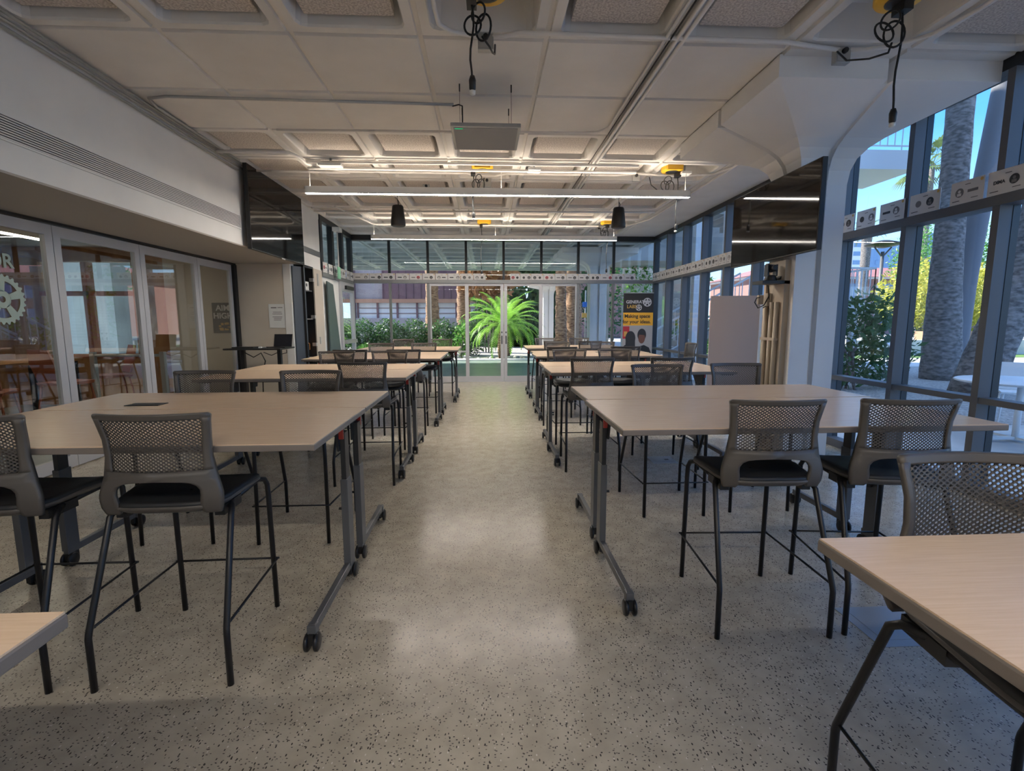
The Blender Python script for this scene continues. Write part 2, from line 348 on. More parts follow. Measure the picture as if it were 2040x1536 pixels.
M['col'] = noisy(mat('white_column_paint', (.8,.8,.8), .5), (.78,.775,.77), (.83,.825,.82), 1.2, 3)
struct(column(3.415, 5.29, .24, (2.25, 4.04, 3.95, 5.90), M['col'], 'column'))
# tan conduit chase beside the column
ch = MB().box(3.115, 3.176, 5.12, 5.50, 0, 2.09)
for y in (5.20, 5.29, 5.40): ch.tube([(3.095,y,.05),(3.095,y,1.66)], .026, 10)
ch.tube([(3.10,5.42,1.68),(3.10,5.42,2.08)], .014, 8)
for z in (.7, 1.25): ch.box(3.066,3.115,5.17,5.44,z,z+.03)
struct(ch.build('trim_column_chase', M['chase']))

# left side: upper bulkhead, soffit, end wall
struct(MB().box(-4.5, XL, YK, 8.86, 2.44, CZ+.02).build('wall_left', M['white']))
struct(MB().box(XG-.02, XL-.004, YK, 8.70, 2.425, 2.445).build('ceiling_soffit', M['soffit']))
struct(MB().box(XG-.1, -3.405, 8.70, 8.86, 0, 2.424).build('wall_end_recess', M['beige']))
struct(MB().box(-3.40, -3.28, 8.69, 8.86, 0, 2.438).build('trim_corner_post', M['white']))
# wall above the built-in cabinets, post and rear left glazing
wl = MB().box(-3.9, XL, 8.862, 9.359, 2.44, CZ).box(-3.9, XL, 9.36, 9.80, 0, CZ).box(-4.0,-3.72,8.87,9.4,0,2.44)
struct(wl.build('wall_left_rear', M['white']))
g = MB().box(XL+.001, XL+.006, 8.7, 9.78, 2.66, 2.76)
for k in range(5): g.box(XL, XL+.012, 8.7, 9.80, 2.667+.02*k, 2.672+.02*k)
tag(g.build('wall_vent_strip', M['sill']), 'grey linear vent strip above the cabinets', 'vent')
# long slot grille in the bulkhead
gr = empty('air_grille', (XL, 2.0, 2.72), label='long white linear air grille with dark slots along left bulkhead', cat='air grille')
gm = MB().box(0,.012,-5,4.72,-.012-.075,-.075).box(0,.012,-5,4.72,.075,.085)
for k in range(9): gm.box(.0,.010,-5,4.72,-.072+.0165*k,-.064+.0165*k)
gm.build('grille_frame', M['white'], gr); MB().box(-.0, .003, -5, 4.72, -.075, .075).build('grille_slots', M['black'], gr)

# windows / storefronts ------------------------------------------------------------
def mull_x(mb, x, y0, y1, z0, z1, wd=.05): mb.box(x-wd/2, x+wd/2, y0, y1, z0, z1)
ZT0, ZT1 = 2.36, 2.44
# far wall
XM = [-2.26,-1.36,-.46,.43,1.33,2.22,3.08]
fr = MB().box(XL-.1, XR+.1, YF-.05, YF+.12, 3.34, CZ+.02)
st = struct(fr.build('trim_head', M['dark']))
fr = MB()
for x in XM: mull_x(fr, x, YF-.02, YF+.06, ZT1, 3.34, .055)
fr.box(XL-.05, XL, YF-.04, YF+.08, 0, 3.34); fr.box(XR-.03, XR+.08, YF-.04, YF+.08, 0, 3.34)
w2 = empty('window_1'); w2['kind'] = 'structure'
fr.build('window_frame', M['dark'], w2)
tr = MB().box(XL, XR, YF-.06, YF+.08, ZT0, ZT1)
for x, wd in ((-2.26,.05),(-1.36,.07),(2.22,.07),(3.08,.05)): mull_x(tr, x, YF-.02, YF+.06, .06, ZT0, wd)
tr.box(XL, -1.36, YF-.025, YF+.065, 0, .09).box(2.2, XR, YF-.025, YF+.065, 0, .09)
tr.box(XL,-1.36,YF-.015,YF+.05,.72,.77).box(2.22, XR, YF-.015, YF+.05, .72,.77)
tr.build('window_transom', M['sill'], w2)
MB().box(XL, XR, YF+.02, YF+.026, ZT1, 3.34).box(XL,-1.36,YF+.02,YF+.026,.09,ZT0).box(2.25,XR,YF+.02,YF+.026,.09,ZT0).build('window_pane', M['glass'], w2)
# four-leaf sliding door in the middle
for n, (a, b, hs) in enumerate(((-1.33,-.46,0),(-.46,.425,1),(.435,1.33,-1),(1.33,2.19,0))):
    d = empty('door_%d' % (n+1), (a, YF, 0)); d['kind'] = 'structure'; W = b-a; s0 = .035 if not hs else .05
    lw = s0 if hs >= 0 else .075; rw = .075 if hs > 0 else s0
    MB().box(0,lw,-.02,.03,0,ZT0).box(W-rw,W,-.02,.03,0,ZT0).box(lw,W-rw,-.019,.029,0,.14).box(lw,W-rw,-.019,.029,ZT0-.06,ZT0).build('door_frame', M['alu'], d)
    if not hs: MB().box(0,W,-.018,.028,.72,.76).build('door_rail', M['alu'], d)
    MB().box(lw,W-rw,.0,.006,.14,ZT0-.06).build('door_pane', M['glass'], d)
    if hs:
        hx = W-.045 if hs > 0 else .045
        MB().box(hx-.012,hx+.012,-.032,-.018,.92,1.12).box(hx-.012,hx+.012,-.03,-.018,1.18,1.22).build('door_handle', M['black'], d)
# right wall glazing
YM = [2.03,2.95,3.87,4.75,5.67,6.59,7.5,8.42,9.33,10.24,11.16]
w3 = empty('window_2'); w3['kind'] = 'structure'
fr = MB().box(XR-.06, XR+.12, YK, YF, 3.38, CZ+.02)
struct(fr.build('trim_head', M['dark']))
fr = MB(); fk = MB()
for y in YM+[1.1,.2,-.7,-1.6,-2.5]:
    fr.box(XR-.06, XR+.05, y-.03, y+.03, ZT1, 3.38).box(XR-.06,XR+.05,y-.03,y+.03,0,ZT0)
    fk.box(XR+.05, XR+.11, y-.035, y+.035, 0, 3.38)
fr.box(XR-.07, XR+.10, YK, YF, ZT0, ZT1).box(XR-.05,XR+.08,YK,YF,.78,.83).box(XR-.05,XR+.08,YK,YF,0,.09)
fr.build('window_frame', M['mull'], w3); fk.build('window_mullion_caps', M['dark'], w3)
MB().box(XR+.03, XR+.036, YK, YF, .09, 3.38).build('window_pane', M['glass'], w3)
# rear left glazing: clerestory, white panel and glass door
w4 = empty('window_3'); w4['kind'] = 'structure'
fr = MB().box(XL-.08, XL+.02, 9.8, YF, 3.36, CZ)
for y in (9.83,10.55,11.25,11.95): fr.box(XL-.08, XL+.02, y-.05, y+.09, ZT1, 3.36)
fr.build('window_frame', M['dark'], w4)
MB().box(XL-.08, XL+.03, 9.8, YF, ZT0-.04, ZT1).build('window_transom', M['sill'], w4)
MB().box(XL-.03, XL-.024, 9.8, YF, ZT1, 3.36).build('window_pane', M['glass'], w4)
struct(MB().box(XL-.06, XL-.01, 9.8, 10.92, 0, ZT0).build('wall_panel_left', M['white']))
d = empty('door_5', (XL, 10.95, 0)); d['kind'] = 'structure'
MB().box(-.05,.03,0,.11,0,2.32).box(-.05,.03,.98,1.08,0,2.32).box(-.05,.03,.11,.98,0,.22).box(-.05,.03,.11,.98,2.12,2.32).build('door_frame', M['alu'], d)
MB().box(-.012,-.006,.11,.98,.22,2.12).build('door_pane', M['glass'], d); MB().box(.03,.09,.12,.98,.98,1.06).build('door_handle', M['gal'], d)
MB().box(.03,.08,.3,.9,2.17,2.25).build('door_closer', M['dark'], d)

# folding glass wall on the left: leaves with pale frames
YD = [-.70,.48,1.66,2.83,4.00,5.17,6.39,7.60]
struct(MB().box(XG-.06, XG+.02, YK, 8.69, 2.40, 2.424).box(XG-.06,XG+.03,8.60,8.695,0,2.40).build('trim_track', M['black']))
for n, y in enumerate(YD):
    y1 = YD[n+1] if n+1 < len(YD) else 8.58
    d = empty('door_%d' % (n+6), (XG, y, 0)); d['kind'] = 'structure'; W = y1-y-.008; fwid = .085 if n < 7 else .06
    MB().box(-.05,.0,0,fwid,.01,2.39).box(-.05,0,W-fwid,W,.01,2.39).box(-.05,0,fwid,W-fwid,.01,.13).box(-.05,0,fwid,W-fwid,2.29,2.39).build('door_frame', M['alu'], d)
    MB().box(-.027,-.021,fwid,W-fwid,.13,2.29).build('door_pane', M['glassl'], d)
# gear decal with letters on the second leaf in view
gx = XG-.017
def gear(mb, c, r, n, th, axis='x', holes=5, hub=.28):
    """toothed wheel with triangular windows, lying in the plane across axis"""
    def P(u, v, h): return (c[0]+h, c[1]+u, c[2]+v) if axis == 'x' else (c[0]+u, c[1]+h, c[2]+v)
    def ring(fo, fi, k):
        vs = []; fs = []
        for i in range(k):
            a = 2*PI*i/k; ro, ri = fo(i, a), fi(i, a)
            for rr in (ro, ri):
                for h in (0, th): vs.append(P(rr*math.cos(a), rr*math.sin(a), h))
        for i in range(k):
            a, b = 4*i, 4*((i+1) % k); fs += [(a,b,b+2,a+2),(a+1,a+3,b+3,b+1),(a,a+1,b+1,b),(a+2,b+2,b+3,a+3)]
        mb.add(vs, fs)
    ring(lambda i,a: r*(1.0 if i % 4 < 2 else .91), lambda i,a: r*.74, 4*n)
    ring(lambda i,a: r*hub*1.25, lambda i,a: r*hub*.45, 30)
    for i in range(holes):
        a0 = 2*PI*i/holes+.3
        q = [(r*hub*1.2, a0-.33),(r*hub*1.2, a0+.33),(r*.76, a0+.22),(r*.76, a0-.22)]
        q2 = [(rr*math.cos(a), rr*math.sin(a)) for rr, a in q]; mb.loft([[P(u,v,0) for u,v in q2],[P(u,v,th) for u,v in q2]])
    return mb
M['decal'] = mat('pale_green_vinyl', (.38,.46,.40), .5)
gd = empty('gear_decal', (gx, 4.60, 1.66), label='pale green gear wheel decal with letters above it on the glass leaf at far left', cat='decal')
gear(MB(), (0,0,0), .22, 26, .002).build('gear_wheel', M['decal'], gd)
text_mesh('lettering', 'OR', .17, M['decal'], gd, (.001,.02,.33), ROT_XP, .001, True)

# room beyond the folding glass
struct(MB().box(-9.5, XG-.12, -.5, 9.4, -.12, 0).build('floor_workshop', M['concrete']))
struct(MB().box(-9.5, XG-.35, -.6, 9.4, 2.75, 2.9).build('ceiling_workshop', M['soffit']))
struct(MB().box(-8.4, -8.3, -.6, 9.3, 0, 2.75).build('wall_workshop', M['wall_wood']))
struct(MB().box(-8.3,-7.75,9.2,9.3,0,2.75).box(-6.2,-5.5,9.2,9.3,0,2.75).box(-7.75,-6.2,9.2,9.3,0,.85).box(-7.75,-6.2,9.2,9.3,2.5,2.75).build('wall_workshop_rear', M['wall_wood']))
ww = empty('window_4'); ww['kind'] = 'structure'
MB().box(-7.02,-6.93,9.17,9.33,.85,2.5).box(-7.75,-6.2,9.17,9.33,1.92,2.0).box(-7.75,-6.2,9.17,9.33,.83,.9).build('window_frame', M['ochair'], ww); MB().box(-7.75,-6.2,9.25,9.255,.85,2.5).build('window_pane', M['glass'], ww)
for (lx, ly) in ((-6.3,3.0),(-6.3,6.6)):
    t = empty('workshop_lamp', (lx,ly,2.6), label='slim linear lamp on the workshop ceiling, %s' % ('nearer the camera' if ly < 4 else 'farther back'), cat='ceiling lamp', group='workshop lamps')
    MB().box(-.05,.05,-1.1,1.1,.03,.10).build('lamp_body', M['white2'], t); MB().box(-.04,.04,-1.09,1.09,.015,.03).build('diffuser', M['led2'], t); MB().tube([(0,-.9,.1),(0,-.9,.155)],.01,6).tube([(0,.9,.1),(0,.9,.155)],.01,6).build('hanger', M['white2'], t)
struct(MB().box(-5.5, -4.1, 8.95, 9.1, 0, 2.75).box(-9.5,-4.2,-.7,-.55,0,2.75).build('wall_workshop_end', M['beige']))
b = MB().box(-8.3,-8.22,-.5,9.2,1.98,2.1)
for y in (3.5,5.2,6.9,8.6): b.box(-8.3,-8.18,y,y+.12,0,2.75)
struct(b.build('trim_workshop_battens', M['ochair']))
wd = empty('workshop_board', (-8.18, 7.9, 1.35), label='pale board of small printed rows hung on the workshop wall', cat='board')
MB().box(0,.03,-.75,.45,-.45,.5).build('board', M['inkg'], wd)
mb = MB()
for k in range(14): mb.box(.03,.033,-.7,.4,-.4+.06*k,-.385+.06*k)
mb.build('printed_rows', M['card'], wd)
for k, (x, y, rz) in enumerate(((-5.55,5.75,.4),(-5.5,6.75,-.3),(-5.55,7.62,2.4),(-6.0,4.2,.2))):
    c = empty('plastic_chair', (x,y,0), rz, ('orange workshop chair beside the dark drawer rack','orange workshop chair at the middle of the bench','orange workshop chair nearest the steel bar','orange workshop chair pulled toward the glass at far left')[k], 'chair', 'orange chairs in the workshop')
    s = MB(); s.loft([[(-.2,-.2,.66),(.2,-.2,.66),(.2,.2,.66),(-.2,.2,.66)],[(-.21,-.21,.69),(.21,-.21,.69),(.21,.21,.70),(-.21,.21,.70)]]).build('seat', M['ochair'], c)
    MB().loft([[(-.20,-.20,.72),(.20,-.20,.72),(.20,-.17,.72),(-.20,-.17,.72)],[(-.21,-.26,.95),(.21,-.26,.95),(.21,-.235,.95),(-.21,-.235,.95)],[(-.17,-.29,1.12),(.17,-.29,1.12),(.17,-.27,1.12),(-.17,-.27,1.12)]]).build('backrest', M['ochair'], c)
    for sx in (-1,1):
        for sy in (-1,1): MB().tube([(sx*.17,sy*.17,.67),(sx*.24,sy*.25,0)], .013, 8).build('leg', M['ochair'], c)
wt = empty('workshop_bench', (-6.35, 6.1, 0), label='long pale topped bench in the workshop behind the glass', cat='bench')
MB().box(-.35,.35,-1.6,1.6,.9,.94).build('bench_top', M['wall_wood'], wt)
for sx in (-.3,.3):
    for sy in (-1.5,1.5): MB().box(sx-.03,sx+.03,sy-.03,sy+.03,0,.9).build('leg', M['dark'], wt)
rk = empty('drawer_rack', (-5.35, 4.85, 0), label='dark open rack with crates just behind the glass at far left', cat='rack')
m_ = MB()
for sx in (-.3,.3):
    for sy in (-.45,.35): m_.box(sx-.02,sx+.02,sy-.02,sy+.02,0,1.0)
for z in (.12,.5,.96): m_.box(-.32,.32,-.47,.37,z,z+.03)
m_.build('rack_frame', M['dark'], rk)
for k, (y, z) in enumerate(((-.25,.15),(.12,.15),(-.25,.53),(.12,.53))):
    MB().box(-.25,.25,y-.15,y+.16,z,z+.26).build('crate', M['board'] if k % 2 else M['black'], rk)
po = empty('poster', (-4.56, 8.94, 1.53), label='black poster reading AIM HIGH on the wall seen through the last glass leaf', cat='poster')
MB().box(-.17,.17,-.006,0,-.26,.26).build('poster_sheet', M['ink'], po)
text_mesh('poster_text', 'AIM\nHIGH', .135, M['card'], po, (.01,-.008,.1), ROT_Y, .001, True)
mb = MB(); rr = random.Random(3)
for k in range(9): x = rr.uniform(-.13,.11); z = rr.uniform(-.22,-.10); mb.box(x,x+rr.uniform(.02,.07),-.009,-.006,z,z+rr.uniform(.01,.04))
mb.build('poster_picture', M['inky'], po)
bar = empty('push_bar', (-5.0, 7.2, 1.0), label='horizontal steel push bar behind the glass leaves', cat='push bar')
MB().tube([(-.45,0,0),(.45,0,0)], .02, 8).build('bar', M['gal'], bar); MB().box(-.5,-.44,-.03,.03,-1.0,.05).box(.44,.5,-.03,.03,-1.0,.05).build('bracket', M['gal'], bar)

# ================================================================== suspended linear lamps
def linear_lamp(x, y, ln, label):
    t = empty('linear_lamp', (x, y, 3.06), label=label, cat='ceiling lamp', group='suspended linear lamps')
    h = ln/2; b = MB().box(-h,h,-.035,-.031,0,.085).box(-h,h,.031,.035,0,.085).box(-h,-h+.006,-.035,.035,0,.085).box(h-.006,h,-.035,.035,0,.085).box(-h,h,-.031,.031,.04,.05)
    b.build('lamp_body', M['white2'], t)
    MB().box(-h+.006,h-.006,-.031,.031,.002,.012).build('diffuser', M['led'], t)
    MB().box(-h+.02,h-.02,-.028,.028,.07,.078).build('uplight_lens', M['ledup'], t)
    for sx in (-h+.06, 0, h-.06): MB().tube([(sx,0,.05),(sx,0,CZ-3.06+.02)], .0035, 6).build('hanger', M['white2'], t)
    return t
linear_lamp(.21, 6.62, 4.92, 'long white suspended linear lamp over the second row of tables')
linear_lamp(.20, 10.12, 4.86, 'long white suspended linear lamp nearest the far windows')
linear_lamp(.0, -1.3, 4.9, 'long white suspended linear lamp behind the camera')
struct(MB().box(-4.3, XR+.1, YK-.15, YK, 0, CZ).box(XG-.1, XG, YK, -.7, 0, 2.44).build('wall_back', M['white']))

# ================================================================== tables
TH = .96
def caster(t, x, y, sg, ang=0.0, par=None):
    """twin-wheel caster as one part with its wheels as sub-part"""
    h = MB().box(x-.0115,x+.0115,y-.04,y+.04,.035,.082).tube([(x,y,.07),(x,y,.115)], .009, 8).build('caster', M['black'], t)
    w = MB()
    for dx in (-.030,.012): w.lathe([(.0,dx),(.035,dx),(.041,dx+.004),(.041,dx+.014),(.035,dx+.018),(.0,dx+.018)], (x,y+sg*.018,.041), 18, 'x')
    w.build('wheels', M['blackm'], h)
def make_table(ln, dp, hatch, lever=True):
    """origin: centre of the outer long edge at floor; depth runs +Y towards the partner table; legs stand near that far edge"""
    t = empty('flip_top_table'); h = ln/2
    MB().box(-h+.003,h-.003,.003,dp-.003,TH-.004,TH).build('tabletop', M['wood'], t)
    e = MB().box(-h,h,0,dp,TH-.031,TH-.0035).build('edge_band', M['edge'], t, bevel=.004)
    yc = .67 if dp > .7 else dp-.03
    yc = dp-.20 if dp > .7 else dp-.06
    for s in (-1, 1):
        x = s*(h-.075)
        MB().box(x-.019,x+.019,yc-.045,yc+.045,.10,.60).build('lower_column', M['tabm'], t, bevel=.003)
        MB().box(x-.013,x+.013,yc-.036,yc+.036,.60,TH-.10).build('upper_column', M['tabd'], t)
        y0, y1 = .06, (dp-.14 if dp > .7 else dp-.02)
        f = MB().bar((x,y0,.098),(x,y1,.098),.03,.042).box(x-.02,x+.02,y0-.012,y0+.03,.072,.118)
        f.build('foot', M['tabm'], t, bevel=.003)
        caster(t, x, y0+.012, -1); caster(t, x, y1-.04, 1)
        xi = x-s*.02
        MB().prism([(yc-.05,TH-.20),(yc+.05,TH-.20),(yc+.05,TH-.032),(yc-.32,TH-.032),(yc-.30,TH-.06),(yc-.08,TH-.09)], 'x', xi-.006, xi+.006).build('bracket', M['tabd'], t)
        MB().box(x-.012,x+.012,yc-.058,yc-.046,TH-.13,TH-.07).build('release_lever', M['red'], t)
        MB().tube([(x-s*.02,yc,.42),(x-s*.045,yc,.42)], .008, 8).build('lock_knob', M['black'], t)
    MB().box(-h+.1,h-.1,yc-.02,yc+.02,TH-.10,TH-.045).build('crossbeam', M['tabd'], t)
    MB().box(h-.14,h-.02,.05,.09,TH-.043,TH-.031).box(-h+.02,-h+.14,.05,.09,TH-.043,TH-.031).build('buffer', M['black'], t)
    if hatch is not None:
        p = MB().box(hatch-.10,hatch+.10,dp-.22,dp-.12,TH-.001,TH+.004).build('power_hatch', M['black'], t, bevel=.002)
        MB().box(hatch-.085,hatch+.085,dp-.175,dp-.17,TH+.004,TH+.0055).build('hatch_lid_gap', M['inkg'], p)
    return t
# (x0, length, y_outer, depth, faces, hatch, label)
TB = [(-2.60,1.887,2.044,.879,1,None,'maple topped table half nearest the camera in the big left pair'),
      (-2.60,1.887,3.625,.69,-1,-.42,'maple table half with black power hatch in the front left pair'),
      (-2.61,1.885,4.50,.78,1,None,'left row table half nearer the camera in the second pair from the front'),
      (-2.61,1.885,6.02,.735,-1,None,'left row table half farther back in the second pair from the front'),
      (-2.50,1.87,6.83,.75,1,None,'left row table half nearer the camera in the third pair from the front'),
      (-2.50,1.87,8.30,.715,-1,None,'left row table half farther back in the third pair from the front'),
      (-2.36,1.86,8.90,.65,1,None,'left row table half nearer the camera in the pair by the far windows'),
      (-2.36,1.86,10.15,.595,-1,None,'left row table half closest to the far left windows'),
      (.63,1.90,2.232,.888,1,None,'bluish lit maple table half nearest the camera in the front right pair'),
      (.65,1.90,3.785,.65,-1,None,'maple table half behind the narrow gap in the front right pair'),
      (.635,1.88,4.82,.70,1,None,'right row table half nearer the camera in the second pair from the front'),
      (.65,1.88,6.14,.615,-1,.25,'right row table half with small black hatch in the second pair'),
      (.72,1.87,7.15,.70,1,None,'right row table half nearer the camera in the third pair'),
      (.75,1.87,8.50,.645,-1,.2,'right row table half farther back in the third pair with flat black hatch'),
      (.76,1.87,9.30,.62,1,None,'right row table half nearer the camera in the last pair before the far windows'),
      (.78,1.87,10.50,.575,-1,None,'right row table half closest to the far windows beside the banner'),
      (-2.60,1.865,-.02,.87,1,None,'table corner cut by the bottom left of the photo'),
      (.765,1.87,1.06,.80,-1,None,'table filling the bottom right of the photo')]
for n, (x0, ln, y0, dp, fc, hatch, lab) in enumerate(TB):
    t = make_table(ln, dp, None if hatch is None else hatch*fc)
    t.location = (x0+ln/2, y0, 0); t.rotation_euler = (0,0,0 if fc > 0 else PI)
    tag(t, lab, 'table', 'flip top tables')
# the rearmost pieces sit with the column at the seam

# ================================================================== counter stools
def yb(z):   # centre line of the back in profile (rear is -y)
    pts = [(.69,-.180),(.73,-.203),(.78,-.213),(.83,-.214),(.92,-.208),(1.0,-.213),(1.12,-.245)]
    for (a, ya), (b, y2) in zip(pts, pts[1:]):
        if z <= b: return ya+(y2-ya)*max(0,(z-a))/(b-a)
    return pts[-1][1]
def sb(x, z, off=0):
    k = .05 if z > .8 else .05
    return Vector((x, yb(z)+k*(x/.22)**2*min(1,(z-.6)/.25)+off, z))
def lerp_tab(tab, z):
    for (a, va), (b, vb) in zip(tab, tab[1:]):
        if z <= b: return va+(vb-va)*max(0, z-a)/(b-a)
    return tab[-1][1]
OUT = [(.69,.222),(.73,.236),(.78,.236),(.85,.216),(.93,.203),(1.0,.205),(1.07,.214),(1.105,.221),(1.12,.219)]
INN = [(.69,.158),(.73,.160),(.79,.168),(.815,.155),(.835,.12)]
PIN = [(.86,.165),(.885,.176),(.95,.176),(1.02,.181),(1.07,.19),(1.095,.186)]
def sheet(mb, rows, n, th):
    """closed curved sheet; rows = (z, xl, xr) bottom to top"""
    F = []; B = []
    for z, xl, xr in rows:
        F.append([sb(xl+(xr-xl)*i/n, z, -th/2) for i in range(n+1)]); B.append([sb(xl+(xr-xl)*i/n, z, th/2) for i in range(n+1)])
    m = len(rows); vs = [p for r in F for p in r]+[p for r in B for p in r]; o = m*(n+1); fs = []
    I = lambda r, c: r*(n+1)+c
    for r in range(m-1):
        for c in range(n): fs.append((I(r,c),I(r,c+1),I(r+1,c+1),I(r+1,c))); fs.append((o+I(r,c),o+I(r+1,c),o+I(r+1,c+1),o+I(r,c+1)))
        fs.append((I(r,0),I(r+1,0),o+I(r+1,0),o+I(r,0))); fs.append((I(r,n),o+I(r,n),o+I(r+1,n),I(r+1,n)))
    for c in range(n): fs.append((I(0,c),o+I(0,c),o+I(0,c+1),I(0,c+1))); fs.append((I(m-1,c),I(m-1,c+1),o+I(m-1,c+1),o+I(m-1,c)))
    mb.add(vs, fs, True)
def make_stool():
    t = empty('counter_stool')
    # backrest frame: arms, side rails, top and lower band
    fb = MB()
    for s in (-1, 1):
        rows = [(z, *sorted((s*i, s*lerp_tab(OUT, z)))) for z, i in ((.69,.168),(.70,.160),(.72,.156),(.75,.160),(.775,.164),(.795,.162),(.812,.150),(.824,.128),(.830,.095),(.8335,.05),(.835,0),(.85,0),(.872,0))]
        sheet(fb, rows, 6, .018)
        rows = [(z, *sorted((s*lerp_tab(PIN, max(z,.86)), s*lerp_tab(OUT, z)))) for z in (.872,.885,.91,.93,.96,.98,1.0,1.03,1.05,1.07,1.09)]
        sheet(fb, rows, 3, .018)
    sheet(fb, [(1.082,-.19,.19),(1.088,-.218,.218),(1.096,-.220,.220),(1.102,-.219,.219),(1.108,-.212,.212)], 18, .016)
    fb.build('back_frame', M['grey'], t)
    # under-seat arms reaching forward
    pb = MB(); n = 16
    sheet(pb, [(z, -min(lerp_tab(PIN, z), .186)-.004, min(lerp_tab(PIN, z), .186)+.004) for z in (.868,.885,.91,.94,.97,1.0,1.03,1.06,1.09)], n, .004)
    pb.build('backrest', M['perf'], t)
    # seat pad and shell
    def seat_loop(k, z, drop=1.0):
        o = []; N_ = 36
        for i in range(N_):
            a = 2*PI*i/N_; ca, sa = math.cos(a), math.sin(a); e = .42
            x = .235*k*math.copysign(abs(ca)**e, ca); y = .027+.235*k*math.copysign(abs(sa)**e, sa)
            if y > 0: x *= 1.0
            else: x *= (1+ y*.55)
            zz = z+.02*(x/.235)**2*max(0, 1-abs(y-.05)/.3)-.018*max(0,(y-.16)/.1)**2*drop
            if y < -.1: zz += .008*((-.1-y)/.07)
            o.append((x, y, zz))
        return o
    MB().loft([seat_loop(.97,.708), seat_loop(1.0,.716), seat_loop(.99,.728), seat_loop(.95,.733), seat_loop(.8,.731), seat_loop(.4,.725), seat_loop(.02,.722)], True, cap0=False, cap1=False).build('seat', M['seat'], t)
    MB().loft([seat_loop(.3,.672,.3), seat_loop(.7,.676,.4), seat_loop(.9,.686,.7), seat_loop(1.0,.702), seat_loop(1.012,.712), seat_loop(.99,.7165)], True, cap1=False).build('seat_shell', M['grey'], t)
    # legs
    for s in (-1, 1):
        MB().tube([(s*.262,-.28,0),(s*.262,-.28,.225),(s*.261,-.276,.245),(s*.240,-.13,.665),(s*.232,-.10,.688),(s*.20,-.04,.69)], .0125, 12).build('leg', M['blackm'], t)
        MB().tube([(s*.228,.285,0),(s*.226,.272,.60),(s*.224,.270,.66),(s*.218,.255,.69),(s*.205,.21,.703),(s*.20,.0,.69)], .0125, 12).build('leg', M['blackm'], t)
    r = MB().tube([(-.262,-.268,.255),(-.245,.29,.262)], .0055, 8).tube([(.262,-.268,.255),(.245,.29,.262)], .0055, 8).tube([(-.252,.287,.262),(.252,.287,.262)], .0055, 8)
    r.build('footrest', M['blackm'], t)
    MB().bar((-.2,-.05,.682),(.2,-.05,.682),.03,.015).bar((-.2,.15,.69),(.2,.15,.69),.03,.012).box(-.215,-.175,-.13,.02,.66,.70).box(.175,.215,-.13,.02,.66,.70).build('seat_bracket', M['black'], t)
    return t
ST = [(-2.012,2.175,.0,'counter stool cut by the left photo edge, black seat showing'),
      (-1.315,2.175,.02,'nearest left stool, seen whole from behind at the front left table'),
      (-2.05,3.52,PI,'stool facing the camera behind the front left table, nearer the folding glass'),
      (-1.285,3.49,PI,'stool facing the camera behind the front left table, nearer the aisle'),
      (-1.10,4.64,0,'stool at the aisle end of the second left table, back to camera'),
      (-1.80,5.90,PI,'stool behind the second left table, farther from the aisle'),
      (-1.17,5.90,PI,'stool behind the second left table, nearer the aisle'),
      (-1.74,6.64,0,'dark backed stool in front of the third left table, away from the aisle'),
      (-1.06,6.64,0,'dark backed stool in front of the third left table, aisle side'),
      (-1.74,8.18,PI,'stool behind the third left table, away from the aisle'),
      (-1.04,8.18,PI,'stool behind the third left table, aisle side'),
      (-1.68,10.03,PI,'distant stool by the far left windows, away from the aisle'),
      (-.90,10.03,PI,'distant stool by the far left windows, next to the sliding door'),
      (1.33,2.35,-.04,'nearest right stool, seen whole from behind at the front right table'),
      (1.955,2.33,-.10,'stool with blue lit seat near the window wall at the front right table'),
      (1.40,3.80,PI,'stool facing the camera behind the front right table, aisle side'),
      (2.09,3.86,PI,'stool facing the camera behind the front right table, next to the column'),
      (1.03,4.95,0,'stool at the aisle end of the second right table, back to camera'),
      (1.82,4.95,0,'second stool from the aisle in front of the second right table'),
      (1.05,6.04,PI,'stool behind the second right table, aisle side'),
      (1.63,6.04,PI,'stool behind the second right table, second from the aisle'),
      (1.06,7.12,0,'dark edged stool in front of the third right table, aisle side'),
      (1.98,7.15,0,'dark edged stool in front of the third right table, window side'),
      (1.24,8.38,PI,'stool behind the third right table, aisle side'),
      (2.02,8.38,PI,'stool behind the third right table, window side'),
      (1.25,9.12,0,'distant stool in front of the last right table, aisle side'),
      (1.88,9.12,0,'distant stool in front of the last right table, window side'),
      (1.25,10.38,PI,'distant stool behind the last right table, aisle side'),
      (1.98,10.38,PI,'distant stool behind the last right table, beside the banner'),
      (3.15,7.95,PI/2,'stool turned sideways by the right windows, back seen edge on'),
      (1.275,1.00,PI-.13,'large stool facing the camera at the bottom right table')]
st0 = make_stool()
for n, (x, y, rz, lab) in enumerate(ST):
    o = st0 if n == 0 else copy_tree(st0)
    o.location = (x, y, 0); o.rotation_euler = (0,0,rz); tag(o, lab, 'stool', 'grey counter stools')

